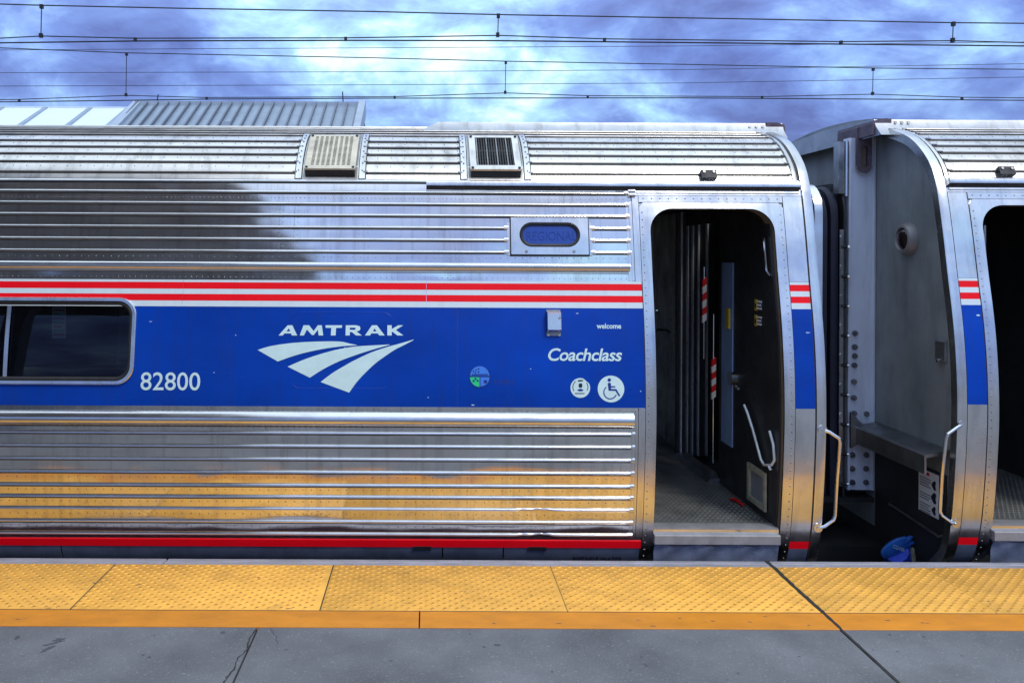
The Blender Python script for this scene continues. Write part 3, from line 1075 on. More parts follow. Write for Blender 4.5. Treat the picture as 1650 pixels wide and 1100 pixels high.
    for q, sg in ((b0, -1), (b1, 1)):
        k = MB()
        k.disc_solid(q + Vector((0, 0.006, 0)), (0, -1, 0), 0.026, 0.016, 16)
        k.disc_solid(q + Vector((0, -0.010, 0)), (0, -1, 0), 0.011, 0.007, 6)
        k.build('bracket', 'steel_frame', gio)
    # roof equipment cover
    ra, rb = (ref['cover'] if main else (-0.085, 6.0))
    yc, zt = 5.98, 2.668 + z
    a, b = xs(ra, rb)
    rc = MB()
    sec = [(yc - 0.10, 2.55 + z), (yc - 0.03, 2.615 + z), (yc, zt), (yc + 0.04, zt + 0.006), (CAR_Y, zt + 0.03), (2 * CAR_Y - yc, zt), (2 * CAR_Y - yc + 0.1, 2.55 + z)]
    k0 = 0
    ends = (a + (0.10 if main else 0), a) if c.dr > 0 else (b, b)
    x_lo = [a + (0.10 * (i in (2, 3, 4, 5)) if main else 0) for i in range(len(sec))]
    rc.grid([[(xq, y_, z_) for xq, (y_, z_) in zip(x_lo, sec)], [(b, y_, z_) for y_, z_ in sec]])
    rc.f.append(tuple(range(len(sec))))
    rc.f.append(tuple(range(2 * len(sec) - 1, len(sec) - 1, -1)))
    rco = rc.build('roof_cover', 'cover_metal', rt)
    # rusty end casting with three bolts beside it
    ex = c.X(-0.10)
    ec = MB()
    zz0, zz1 = 2.56 + z, zt + 0.004
    bx = [c.X(0.03), c.X(-0.04), c.X(-0.095), c.X(-0.10)]
    tops = [zz1, zz1, zz1 - 0.014, zz1 - 0.035]
    ec.grid([[(x, yc - 0.015, zz0) for x in bx], [(x, yc - 0.015, t) for x, t in zip(bx, tops)], [(x, yc + 0.5, t) for x, t in zip(bx, tops)], [(x, yc + 0.5, zz0) for x in bx]])
    k0 = len(ec.v)
    ec.quad((bx[-1], yc - 0.015, zz0), (bx[-1], yc - 0.015, tops[-1]), (bx[-1], yc + 0.5, tops[-1]), (bx[-1], yc + 0.5, zz0))
    ec.build('end_casting', 'rust_plate', rco)
    for q in (0.055, 0.10, 0.145):
        k = MB()
        k.disc_solid((c.X(q), yc - 0.002, zt - 0.030), (0, -1, 0.25), 0.019, 0.012, 12)
        k.disc_solid((c.X(q), yc - 0.014, zt - 0.027), (0, -1, 0.25), 0.010, 0.008, 6)
        k.build('bolt', 'steel_dirty', rco)
    # small lamp on the roof edge
    ls = ref['lamp_s'] if main else 0.44
    lm = MB()
    lu = ref['lamp_u']
    c.sheet(lm, ls - 0.048, ls + 0.048, lu - 0.026, lu + 0.026, 0.035)
    lm2 = lm.build('roof_lamp', 'rubber', rt)
    for q in (-0.03, 0.03):
        MB().disc_solid(c.P(ls + q, lu + 0.012, 0.034), (0, -1, 0.4), 0.008, 0.008, 8).build('screw', 'steel_dirty', lm2)
    return shell


# rows and columns read off the first car's side -> lengths along its outline
U = u_of_py
c1 = Car(END1, 1, 0.0, LEN1, 'silver ribbed passenger car with blue band, white lettering and an open doorway')
CAR_REF = {
    'low': [U(p, 1000) for p in (699, 720, 741, 762, 783, 801.5, 821, 841, 861)],
    'up': [U(p, 900) for p in (311, 329.5, 348, 367.5, 387, 406.5)],
    'belt': U(427, 900), 'rub': U(675, 1000), 'edge': U(292, 500), 'gut_u': U(299.5, 1100),
    'roof': [U(p, 400) for p in (277, 261, 248.5, 237.5, 228, 219)],
    'sk': U(866, 1000), 'sk_bot': U(930, 1000), 'low_top': U(660, 1030), 'up_top': U(325, 1030),
    'stripe_top': U(453, 825), 'r1_1': U(457, 825), 'r1_0': U(467.5, 825), 'r2_1': U(476, 825), 'r2_0': U(486.5, 825), 'b1': U(496, 825), 'b0': U(656, 825),
    'r3_1': U(869.5, 800), 'r3_0': U(880.5, 800),
    'win0': U(619, 110), 'win1': U(479.5, 110),
    'door_top': U(337, 1150), 'hdr0': U(327.5, 1150), 'hdr1': U(316.5, 1150),
    'grab1': U(691, 1327), 'grab0': U(848, 1313), 'lamp_u': U(284.5, 1140), 'lamp_s': c1.s_at(1140, 284.5),
    'vents': [(c1.s_at(853, 255), c1.s_at(741, 255)), (c1.s_at(591, 255), c1.s_at(479, 255))],
    'gutter': (0.055, c1.s_at(687, 299)), 'cut': (3, 4, 5), 'sign_s': (c1.s_at(949, 382), c1.s_at(821, 382)),
    'seams': [c1.s_at(737, 570)], 'seams2': [c1.s_at(687, 470), c1.s_at(295, 470)],
    'skirt': [S_FRAME + 0.006, c1.s_at(811, 890), c1.s_at(713, 890), c1.s_at(100, 890), LEN1], 'latch': (c1.s_at(865, 888), c1.s_at(680, 888)),
    'dent': (c1.s_at(870, 821), c1.s_at(872, 861)), 'cover': (-0.085, 2.40), 'panel_j': [c1.s_at(474, 370), c1.s_at(450, 370)],
}
shell1 = build_car(c1, True)
c2 = Car(END2, -1, 0.030, LEN2, 'silver passenger car at right edge with grey end wall, lamp and white notice')
shell2 = build_car(c2, False)
REF = CAR_REF


# ------------------------------------------------------------------ details of the first car
def su(c, px, py):
    return c.s_at(px, py), c.u_at(py, px)


def letters(c, body, px0, py0, px1, py1, m, name, h=0.0050, bold=0.0, shear=0.0, squeeze=1.0, spacing=1.0):
    cu = bpy.data.curves.new('lettering', 'FONT')
    cu.body = body
    cu.size = 1.0
    cu.offset = bold
    cu.shear = shear
    cu.space_character = spacing
    cu.resolution_u = 4
    ob = bpy.data.objects.new('lettering', cu)
    col.objects.link(ob)
    dg = bpy.context.evaluated_depsgraph_get()
    me = bpy.data.meshes.new_from_object(ob.evaluated_get(dg))
    bpy.data.objects.remove(ob)
    xs = [v.co.x for v in me.vertices]
    ys = [v.co.y for v in me.vertices]
    a0, a1, b0, b1 = min(xs), max(xs), min(ys), max(ys)
    pm = (py0 + py1) / 2
    s0, s1 = c.s_at(px0, pm), c.s_at(px1, pm)
    xm = (px0 + px1) / 2
    u0, u1 = c.u_at(py1, xm), c.u_at(py0, xm)
    mb = MB()
    mb.add([c.P(s0 + (s1 - s0) * (v.co.x - a0) / (a1 - a0), u0 + (u1 - u0) * (v.co.y - b0) / (b1 - b0), h) for v in me.vertices],
           [tuple(p.vertices) for p in me.polygons])
    bpy.data.meshes.remove(me)
    return mb.build(name, m, c.root, smooth=False)


def zoompoly(c, mb, pts, holes=(), ox=390, oy=500, k=5.5, h=0.0048):
    c.poly(mb, [su(c, ox + a / k, oy + b / k) for a, b in pts], [[su(c, ox + a / k, oy + b / k) for a, b in q] for q in holes], h)


# lettering over the emblem
A_ = [(325, 222), (405, 132), (447, 132), (490, 222), (442, 222), (434, 204), (376, 204), (362, 222)]
Ah = [(394, 186), (428, 186), (417, 158)]
M_ = [(512, 222), (546, 132), (596, 132), (636, 184), (672, 132), (708, 132), (720, 222), (680, 222), (673, 172), (636, 218), (620, 218), (576, 170), (549, 222)]
T_ = [(740, 132), (888, 132), (885, 155), (834, 155), (830, 222), (788, 222), (792, 155), (742, 155)]
R_ = [(918, 222), (920, 132), (1012, 132), (1044, 141), (1050, 160), (1042, 178), (1016, 187), (1062, 222), (1010, 222), (974, 192), (956, 192), (955, 222)]
Rh = [(956, 153), (1000, 153), (1010, 162), (1000, 172), (956, 172)]
A2 = [(1090, 222), (1152, 132), (1196, 132), (1265, 222), (1216, 222), (1204, 204), (1146, 204), (1134, 222)]
A2h = [(1160, 186), (1192, 186), (1176, 160)]
K_ = [(1288, 222), (1288, 132), (1327, 132), (1327, 166), (1384, 132), (1428, 132), (1364, 174), (1430, 222), (1378, 222), (1327, 186), (1327, 222)]
for nm, pts, hl in (('a', A_, [Ah]), ('m', M_, []), ('t', T_, []), ('r', R_, [Rh]), ('a', A2, [A2h]), ('k', K_, [])):
    m = MB()
    zoompoly(c1, m, pts, hl)
    m.build('letter', 'letter_white', c1.root, smooth=False)


def bez(P, n=26):
    """smooth curve through points"""
    out = []
    for i in range(len(P) - 1):
        p0, p1, p2, p3 = P[max(i - 1, 0)], P[i], P[i + 1], P[min(i + 2, len(P) - 1)]
        for k in range(n // (len(P) - 1) + 1):
            t = k / (n // (len(P) - 1) + 1)
            out.append(tuple(0.5 * (2 * p1[j] + (-p0[j] + p2[j]) * t + (2 * p0[j] - 5 * p1[j] + 4 * p2[j] - p3[j]) * t * t + (-p0[j] + 3 * p1[j] - 3 * p2[j] + p3[j]) * t ** 3) for j in (0, 1)))
    out.append(P[-1])
    return out


SW = [([(140, 350), (250, 317), (420, 291), (600, 278), (760, 274), (880, 277), (950, 292), (1018, 306)], [(318, 452), (450, 405), (590, 367), (740, 337), (850, 322), (900, 316), (960, 312), (1018, 310)]),
      ([(405, 497), (550, 435), (700, 385), (850, 345), (1000, 320), (1150, 310), (1308, 302)], [(602, 595), (720, 520), (850, 455), (980, 405), (1100, 365), (1200, 335), (1308, 306)]),
      ([(697, 633), (800, 555), (900, 495), (1000, 440), (1150, 370), (1300, 320), (1400, 293), (1520, 258)], [(950, 727), (1020, 630), (1100, 545), (1190, 462), (1290, 390), (1360, 345), (1430, 310), (1520, 263)])]
for top, bot in SW:
    ta, ba = bez(top), bez(bot)
    n = min(len(ta), len(ba))
    ta = [ta[round(i * (len(ta) - 1) / (n - 1))] for i in range(n)]
    ba = [ba[round(i * (len(ba) - 1) / (n - 1))] for i in range(n)]
    rows = []
    for j in range(7):
        t = j / 6
        rows.append([c1.P(*su(c1, 390 + (a[0] + (b[0] - a[0]) * t) / 5.5, 500 + (a[1] + (b[1] - a[1]) * t) / 5.5), 0.0046) for a, b in zip(ta, ba)])
    MB().grid(rows).build('emblem_stroke', 'letter_white', c1.root, smooth=False)

letters(c1, '82800', 227, 599.5, 323, 628.5, 'letter_white', 'car_number', bold=0.006)
letters(c1, 'Coachclass', 883, 561, 1002, 581.5, 'letter_white', 'class_lettering', bold=0.018, shear=0.22, spacing=0.95)
letters(c1, 'welcome', 961, 521, 1000.5, 529.5, 'letter_white', 'welcome_lettering', bold=0.022)
letters(c1, 'POTABLE WATER', 922.5, 896, 1002, 904.5, 'letter_dark', 'stencil_lettering', h=0.004, bold=0.012, spacing=1.08)


def disc_pts(c, px, py, r, n=28, a0=0, a1=360):
    s, u = su(c, px, py)
    k = r / F * prof(u)[0]
    return [(s - k * math.cos(R(a0 + (a1 - a0) * i / (n if a1 - a0 == 360 else n - 1))), u + k * math.sin(R(a0 + (a1 - a0) * i / (n if a1 - a0 == 360 else n - 1)))) for i in range(n)]


def stick(c, pts, m, name, h, parent=None, holes=()):
    mb = MB()
    c.poly(mb, pts, holes, h)
    return mb.build(name, m, parent or c.root, smooth=False)


# wheelchair sign
wc = stick(c1, disc_pts(c1, 984.2, 626.3, 21.4), 'letter_white', 'wheelchair_sign', 0.0048)
ox, oy, kk = 900, 590, 8.46


def zp(c, pts, m, name, h, parent, ox=900, oy=590, k=8.46):
    return stick(c, [su(c, ox + a / k, oy + b / k) for a, b in pts], m, name, h, parent)


stick(c1, disc_pts(c1, 900 + 689 / kk, 590 + 184 / kk, 2.8, 14), 'letter_blue', 'figure_head', 0.0058, wc)
zp(c1, [(668, 232), (680, 222), (700, 222), (712, 234), (712, 268), (770, 268), (772, 285), (712, 287), (712, 306), (784, 308), (838, 396), (820, 408), (772, 332), (680, 330)], 'letter_blue', 'figure_body', 0.0058, wc)
ring_o = [(702 + 94 * math.cos(R(a)), 352 + 96 * math.sin(R(a))) for a in range(20, 236, 6)]
ring_i = [(702 + 80 * math.cos(R(a)), 352 + 82 * math.sin(R(a))) for a in range(235, 19, -6)]
zp(c1, ring_o + ring_i, 'letter_blue', 'figure_wheel', 0.0058, wc)

# peeling round sticker
pts = disc_pts(c1, 934.8, 624.6, 15.8, 40)
s_c, u_c = su(c1, 934.8, 624.6)
pts = [p for i, p in enumerate(pts) if not (4 <= i <= 7)]
rs = stick(c1, pts, 'letter_white', 'round_sticker', 0.0048)
zp(c1, [(262, 186), (330, 184), (332, 202), (264, 206)], 'letter_dark', 'print_mark', 0.0056, rs)
zp(c1, [(272, 240), (285, 230), (310, 230), (322, 242), (322, 276), (312, 290), (282, 290), (272, 276)], 'letter_dark', 'print_mark', 0.0056, rs)
zp(c1, [(250, 322), (296, 302), (342, 322), (318, 338), (274, 338)], 'letter_blue', 'print_mark', 0.0056, rs)
zp(c1, [(222, 362), (354, 362), (352, 374), (222, 374)], 'letter_dark', 'print_mark', 0.0056, rs)
for a0, a1 in ((150, 230), (-40, 30)):
    o1 = [(296 + 108 * math.cos(R(a)), 282 + 106 * math.sin(R(a))) for a in range(a0, a1 + 1, 8)]
    o2 = [(296 + 98 * math.cos(R(a)), 282 + 96 * math.sin(R(a))) for a in range(a1, a0 - 1, -8)]
    zp(c1, o1 + o2, 'letter_dark', 'print_mark', 0.0056, rs)

# round seal in blue and green quarters
seal = stick(c1, disc_pts(c1, 773, 606.5, 17.6), 'letter_blue', 'round_seal', 0.0046)
stick(c1, disc_pts(c1, 773, 605.0, 15.2, 22, 0, 180), 'seal_blue', 'seal_field', 0.0054, seal)
cx, cy = 772.5, 607.5
stick(c1, [su(c1, cx, cy)] + disc_pts(c1, cx, cy, 15.2, 12, 180, 270), 'seal_green', 'seal_field', 0.0054, seal)
stick(c1, [su(c1, cx + 1.5, cy)] + disc_pts(c1, cx + 1.5, cy, 14.4, 12, 270, 360), 'seal_blue', 'seal_field', 0.0054, seal)
for a, b, r in ((763, 598, 1.4), (767, 596, 1.3), (771, 594, 1.4), (771, 599, 1.4), (766, 600, 1.2), (782, 614.5, 3.0), (766, 610, 1.7), (763, 613.5, 1.8), (769.5, 613, 1.8)):
    stick(c1, disc_pts(c1, a, b, r, 10), 'letter_blue', 'seal_mark', 0.0062, seal)
stick(c1, [su(c1, 760, 602.3), su(c1, 786, 602.3), su(c1, 786, 604.2), su(c1, 760, 604.2)], 'letter_blue', 'seal_mark', 0.0062, seal)
# ghost of removed lettering beside it
for i, w in enumerate((4, 5, 4, 6, 4, 5)):
    x = 796 + i * 5.6
    stick(c1, [su(c1, x, 611), su(c1, x + w * 0.7, 611 + (i % 2)), su(c1, x + w * 0.7, 619), su(c1, x, 618)], 'letter_blue', 'faded_letter', 0.0036)

# outline of the plugged window behind the emblem
pm = MB()
sA, sB = c1.s_at(633, 570), c1.s_at(468, 570)
o = rounded(sA, sB, c1.u_at(626, 550), REF['b1'] - 0.03, 0.06, 6)
i_ = rounded(sA + 0.006, sB - 0.006, c1.u_at(626, 550) + 0.006, REF['b1'] - 0.036, 0.055, 6)
pm.grid([[c1.P(a, b, 0.0028) for a, b in o], [c1.P(a, b, 0.0042) for a, b in [((p[0] + q[0]) / 2, (p[1] + q[1]) / 2) for p, q in zip(o, i_)]], [c1.P(a, b, 0.0028) for a, b in i_]], True)
pm.build('window_plug_seam', 'blue_paint', c1.root)

# chips through the paint to bare metal
for cc, px, py, rx, ry in ((c1, 1301, 536, 4.2, 1.3), (c1, 1058, 500, 2.0, 0.7), (c1, 243, 518, 3.0, 0.5), (c1, 762, 652, 3.2, 0.8), (c1, 930, 505, 2.2, 0.6), (c1, 1032, 630, 1.0, 1.0),
                           (c1, 556, 560, 1.0, 0.8), (c1, 345, 600, 1.2, 0.6), (c2, 1575, 508, 3.2, 1.4), (c1, 855, 594, 1.0, 0.8), (c1, 380, 540, 0.9, 0.7), (c1, 690, 640, 1.4, 0.6)):
    s_, u_ = su(cc, px, py)
    kq = 5.2 / F
    rnd_ = random.Random(px)
    stick(cc, [(s_ - rx * kq * math.cos(R(a)) * rnd_.uniform(0.6, 1.1), u_ + ry * kq * math.sin(R(a)) * rnd_.uniform(0.6, 1.1)) for a in range(0, 360, 30)], 'letter_white' if rx < 4 else 'steel_polished', 'paint_chip', 0.0066 if px > 1250 else 0.0040)

# small door box in the blue band
bx = MB()
s0, u0 = su(c1, 880.5, 541)
s1, u1 = su(c1, 902.5, 499)
c1.sheet(bx, s0, s1, u0, u1, 0.010)
dbx = bx.build('control_box', 'steel_dirty', c1.root)
bx = MB()
ua, ub = u0 + 0.022, u1 - 0.014
rows = []
for t, h in ((0, 0.006), (0.03, 0.040), (0.10, 0.052), (0.9, 0.052), (0.97, 0.042), (1, 0.006)):
    rows.append([c1.P(s0 + (s1 - s0) * q, ua + (ub - ua) * t, h if 0.02 < q < 0.98 else h * 0.85) for q in (0.0, 0.03, 0.08, 0.92, 0.97, 1.0)])
bx.grid(rows)
for q in (0, -1):
    bx.grid([[r[q] for r in rows], [Vector((r[q].x, r[q].y + 0.05, r[q].z)) for r in rows]])
cv = bx.build('cover', 'steel_frame', dbx)
for q, v in ((0.12, 0.96), (0.88, 0.96), (0.12, 0.03), (0.88, 0.03)):
    MB().disc_solid(c1.P(s0 + (s1 - s0) * q, u0 + (u1 - u0) * v, 0.009), (0, -1, 0), 0.007, 0.006, 8).build('screw', 'steel_polished', dbx)
MB().disc_solid(c1.P(s0 + (s1 - s0) * 0.86, u0 + (u1 - u0) * 0.66, 0.051), (0, -1, 0), 0.008, 0.008, 10).build('lock', 'steel_polished', dbx)

# destination sign
s0, s1 = c1.s_at(947, 382), c1.s_at(823, 382)
u0, u1 = c1.u_at(411, 885), c1.u_at(352, 885)
os_, oe = c1.s_at(934, 380), c1.s_at(836.5, 380)
v0, v1 = c1.u_at(399, 885), c1.u_at(359.5, 885)
hr = (v1 - v0) / 2
ov = rounded(os_, oe, v0, v1, hr - 0.0005, 12)
pl = rounded(s0, s1, u0, u1, 0.006, 12)
m = MB()
c1.ring(m, ov, pl, 0.022, lip=0.0)
sg = m.build('destination_sign', 'steel_frame', c1.root)
ov2 = rounded(os_ + 0.019, oe - 0.019, v0 + 0.019, v1 - 0.019, hr - 0.0195, 12)
m = MB()
m.grid([[c1.P(a, b, 0.020) for a, b in ov], [c1.P(a, b, 0.030) for a, b in [((p[0] * 2 + q[0]) / 3, (p[1] * 2 + q[1]) / 3) for p, q in zip(ov, ov2)]], [c1.P(a, b, 0.024) for a, b in ov2], [c1.P(a, b, 0.010) for a, b in ov2]], True)
m.build('gasket', 'rubber', sg)
m = MB()
c1.poly(m, ov2, h=0.012)
m.build('sign_glass', 'sign_blue', sg)
lo = letters(c1, 'REGIONAL', 848, 373.5, 929, 388, 'sign_letter', 'sign_lettering', h=0.0145)
lo.parent = sg
for px in (847.5, 924):
    a, b = su(c1, px, 406.5)
    MB().disc_solid(c1.P(a, b, 0.020), (0, -1, 0.15), 0.009, 0.007, 10).build('screw', 'steel_dirty', sg)
sgr = MB()
for q0, q1, w0, w1 in ((s0 - 0.006, s0 - 0.0005, u0 - 0.006, u1), (s1 + 0.0005, s1 + 0.006, u0 - 0.006, u1), (s0 - 0.006, s1 + 0.006, u0 - 0.0075, u0 - 0.0005)):
    c1.sheet(sgr, q0, q1, w0, w1, 0.014)
for q0 in (s0 - 0.0215, s1 + 0.0185):
    c1.sheet(sgr, q0, q0 + 0.004, u0 - 0.004, u1 - 0.03, 0.006)
sgr.build('grime_shade_lines', 'grime_shade', sg, kind='stuff')
# hinge strip over the sign
hm = MB()
for i in range(22):
    a = s0 + 0.01 + (s1 - s0 - 0.02) * i / 22
    hm.tube([c1.P(a, u1 + 0.004, 0.022), c1.P(a + 0.014, u1 + 0.004, 0.022)], 0.0055, 6)
hm.build('hinge', 'steel_dirty', sg)
for a in (s0 - 0.0235, s1 + 0.0075):
    c1.sheet(MB(), a, a + 0.016, u0 - 0.004, u1 - 0.03, 0.012).build('side_strip', 'steel_frame', sg)

# roof vents
for k, (va, vb) in enumerate(REF['vents']):
    u_lo, u_hi = REF['edge'] + 0.015, c1.u_at(219, 600)
    a, b = va + 0.062, vb - 0.062
    fr = MB()
    c1.sheet(fr, va + 0.05, vb - 0.05, u_lo, u_hi, 0.004, nu=8)
    vo = fr.build('roof_vent', 'steel_dirty', c1.root)
    for e0 in (va + 0.004, vb - 0.040):
        c1.sheet(MB(), e0, e0 + 0.036, u_lo, u_hi, 0.012, nu=8).build('side_strip', 'steel_frame', vo)
        vg = MB()
        for q0 in (e0 - 0.0065, e0 + 0.0365):
            c1.sheet(vg, q0, q0 + 0.006, u_lo, u_hi, 0.0055, nu=8)
        vg.build('grime_shade_lines', 'grime_shade', vo, kind='stuff')
        rv = [(e0 + 0.018, u_lo + (u_hi - u_lo) * t / 9, 0.012) for t in range(1, 9)]
        c1.rivets(rv, 0.006, 0.005).build('rivets', 'steel_dirty', vo, kind='stuff')
    for u in REF['roof'][:5]:
        for e0 in (va - 0.012, vb - 0.014):
            c1.sweep(MB(), e0, e0 + 0.028, u, [(d * 1.2, h * 1.25) for d, h in RIB_ROOF]).build('rib_clip', 'steel_dirty', vo)
    # the plate itself is flat and stands off the curved roof
    ul, uh = c1.u_at(280, 600), c1.u_at(226, 600)
    pL, pH = c1.P(a, ul, 0.060), c1.P(a, uh, 0.034)
    xa, xb = sorted((c1.X(a), c1.X(b)))
    ax = (pH - pL)
    nrm = Vector((0, -ax.z, ax.y)).normalized()
    ln = ax.length
    ax.normalize()

    def on(x, t, h):
        q = pL + ax * t + nrm * h
        return Vector((x, q.y, q.z))

    def pbox(mb, x0, x1, t0, t1, h0, h1):
        p = [on(x0, t0, h0), on(x1, t0, h0), on(x1, t1, h0), on(x0, t1, h0), on(x0, t0, h1), on(x1, t0, h1), on(x1, t1, h1), on(x0, t1, h1)]
        mb.add(p, [(0, 3, 2, 1), (4, 5, 6, 7), (0, 1, 5, 4), (1, 2, 6, 5), (2, 3, 7, 6), (3, 0, 4, 7)])
    W = xb - xa
    back = MB()
    pbox(back, xa + 0.02, xb - 0.02, 0.012, ln - 0.01, -0.06, -0.0165)
    back.build('vent_box', 'vent_dark', vo)
    if k == 1:
        g = MB()
        nc = 8
        x_l, x_r, t_l, t_h = xa + 0.030, xb - 0.030, 0.035, ln - 0.018
        pbox(g, xa, x_l, 0, ln, -0.012, 0)
        pbox(g, x_r, xb, 0, ln, -0.012, 0)
        pbox(g, x_l, x_r, 0, t_l, -0.012, 0)
        pbox(g, x_l, x_r, t_h, ln, -0.012, 0)
        pit = (x_r - x_l) / nc
        for i in range(nc):
            x0 = x_l + i * pit
            pbox(g, x0, x0 + pit * 0.2, t_l, t_h, -0.012, 0)
            pbox(g, x0 + pit * 0.8, x0 + pit, t_l, t_h, -0.012, 0)
            ns = 24
            for j in range(ns):
                t0 = t_l + (t_h - t_l) * j / ns
                pbox(g, x0 + pit * 0.2, x0 + pit * 0.8, t0, t0 + (t_h - t_l) / ns * 0.38, -0.011, -0.0005)
        g.build('vent_cover', 'vent_cream', vo, smooth=False, label='cream perforated vent cover')
    else:
        g = MB()
        x_l, x_r, t_l, t_h = xa + 0.040, xb - 0.040, 0.045, ln - 0.022
        pbox(g, xa, x_l, 0, ln, -0.014, 0)
        pbox(g, x_r, xb, 0, ln, -0.014, 0)
        pbox(g, x_l, x_r, 0, t_l, -0.014, 0)
        pbox(g, x_l, x_r, t_h, ln, -0.014, 0)
        g.build('vent_frame', 'steel_roof', vo, smooth=False)
        for i in range(15):
            x0 = x_l + (x_r - x_l) * (i + 0.35) / 15
            q = MB()
            pbox(q, x0, x0 + 0.0065, t_l, t_h, -0.0160, -0.003)
            q.build('slat', 'vent_dark' if i % 4 else 'steel_dirty', vo, smooth=False)
        q = MB()
        for j in range(20):
            t0 = t_l + (t_h - t_l) * j / 20
            pbox(q, x_l, x_r, t0, t0 + 0.003, -0.0162, -0.010)
        q.build('vent_mesh', 'vent_dark', vo, smooth=False)
    for x in (xa + 0.014, xb - 0.014):
        for t in (0.014, ln - 0.012):
            q = MB()
            p = on(x, t, 0)
            q.disc_solid(p, nrm, 0.009, 0.006, 8)
            q.build('bolt', 'rubber', vo)
    q = MB()
    pbox(q, xa + 0.004, xb - 0.004, -0.002, 0.004, -0.06, -0.014)
    q.build('lower_lip', 'rubber', vo, smooth=False)

# things inside the first car's doorway
rt = c1.root
jm = [(2.075, 7.07, 0.010), (2.128, 7.07, 0.006), (2.170, 7.07, 0.007), (2.222, 7.09, 0.012), (2.285, 7.06, 0.007)]
for i, (x, y, w) in enumerate(jm):
    MB().box(x - w / 2, x + w / 2, y - 0.02, y + 0.03, FLOOR_Z, 2.1).build('gangway_door_rail', 'rail_light', rt)
MB().box(2.05, 2.36, 7.10, 7.14, FLOOR_Z, 2.1).build('gangway_jamb', 'interior', rt)
th = MB()
th.add([(2.03, 6.25, FLOOR_Z + 0.002), (2.16, 6.25, FLOOR_Z + 0.002), (2.14, 7.05, FLOOR_Z + 0.002), (2.01, 7.05, FLOOR_Z + 0.002),
        (2.055, 6.25, FLOOR_Z + 0.03), (2.15, 6.25, FLOOR_Z + 0.035), (2.13, 7.05, FLOOR_Z + 0.035), (2.035, 7.05, FLOOR_Z + 0.03)],
       [(0, 1, 5, 4), (1, 2, 6, 5), (2, 3, 7, 6), (3, 0, 4, 7), (4, 5, 6, 7)])
th.build('gangway_threshold', 'steel_dirty', rt)
MB().box(2.112, 2.121, 5.98, 6.20, 0.42, 1.70).build('blue_pillar', 'interior_blue', rt)
MB().box(2.098, 2.118, 6.02, 6.08, 1.24, 1.38).build('door_latch', 'sticker_yellow', rt)
for (px, y_, z_lo, z_hi, zs0, zs1) in ((1135, 6.66, 0.95, 1.66, 1.24, 1.57), (1150.5, 6.60, 0.16, 1.30, 0.66, 0.96)):
    x = (px - VX) * y_ / F
    rod = MB().tube([(x, y_, z_lo), (x, y_, z_hi)], 0.006, 8).build('striped_bar', 'steel_polished', rt)
    nb = 6
    for i in range(nb):
        a = zs0 + (zs1 - zs0) * i / nb
        b = zs0 + (zs1 - zs0) * (i + 1) / nb
        m = MB()
        w = 0.016
        m.add([(x - w, y_ - 0.012, a - 0.012), (x + w, y_ - 0.012, a + 0.012), (x + w, y_ - 0.012, b + 0.012), (x - w, y_ - 0.012, b - 0.012),
               (x - w, y_ + 0.012, a - 0.012), (x + w, y_ + 0.012, a + 0.012), (x + w, y_ + 0.012, b + 0.012), (x - w, y_ + 0.012, b - 0.012)],
              [(0, 1, 2, 3), (7, 6, 5, 4), (0, 4, 5, 1), (1, 5, 6, 2), (2, 6, 7, 3), (3, 7, 4, 0)])
        m.build('stripe', 'signal_red' if i % 2 else 'signal_white', rod, smooth=False)
# yellow caution stickers on the bulkhead
for zc in (1.435, 1.335):
    x = 2.118
    st = MB().box(x - 0.004, x, 5.545, 5.580, zc - 0.036, zc + 0.036).build('caution_sticker', 'sticker_yellow', rt)
    MB().box(x - 0.0055, x - 0.004, 5.553, 5.572, zc - 0.018, zc + 0.010).build('pictogram', 'letter_dark', st)
    for q in range(3):
        MB().box(x - 0.004, x, 5.470 + 0.01 * (q == 1), 5.540, zc + 0.018 - q * 0.022, zc + 0.030 - q * 0.022).build('text_line', 'paper', st)
# recessed step box at the foot of the bulkhead
m = MB()
o = [(5.66, 0.16), (5.66, 0.40), (5.36, 0.40), (5.36, 0.16)]
i_ = [(5.63, 0.19), (5.63, 0.365), (5.39, 0.365), (5.39, 0.19)]
m.grid([[(2.112, y, z) for y, z in o], [(2.098, y, z) for y, z in o], [(2.098, y, z) for y, z in i_], [(2.122, y, z) for y, z in i_]], True)
sbx = m.build('step_light', 'hose_tan', rt)
MB().box(2.116, 2.124, 5.39, 5.63, 0.19, 0.365).build('lens', 'curtain', sbx)
m = MB()
m.tube([(2.045, 5.80, FLOOR_Z + 0.012), (2.06, 5.74, FLOOR_Z + 0.022), (2.075, 5.66, FLOOR_Z + 0.012)], 0.009, 8)
m.build('red_handle', 'signal_red', rt)
m = MB()
m.tube([(1.97, 7.55, 1.05), (2.0, 7.50, 1.10), (2.06, 7.45, 1.10), (2.09, 7.42, 1.08)], 0.011, 8)
m.tube([(1.97, 7.55, 1.05), (1.97, 7.58, 0.82)], 0.011, 8)
m.build('grab_rail', 'steel_frame', rt)
m = MB()
m.tube([(2.108, 5.90, 0.86), (2.09, 5.86, 0.865), (2.085, 5.78, 0.86)], 0.010, 8)
m.disc_solid((2.118, 5.99, 0.90), (-1, 0, 0), 0.05, 0.02, 14)
m.build('door_handle', 'steel_polished', rt)

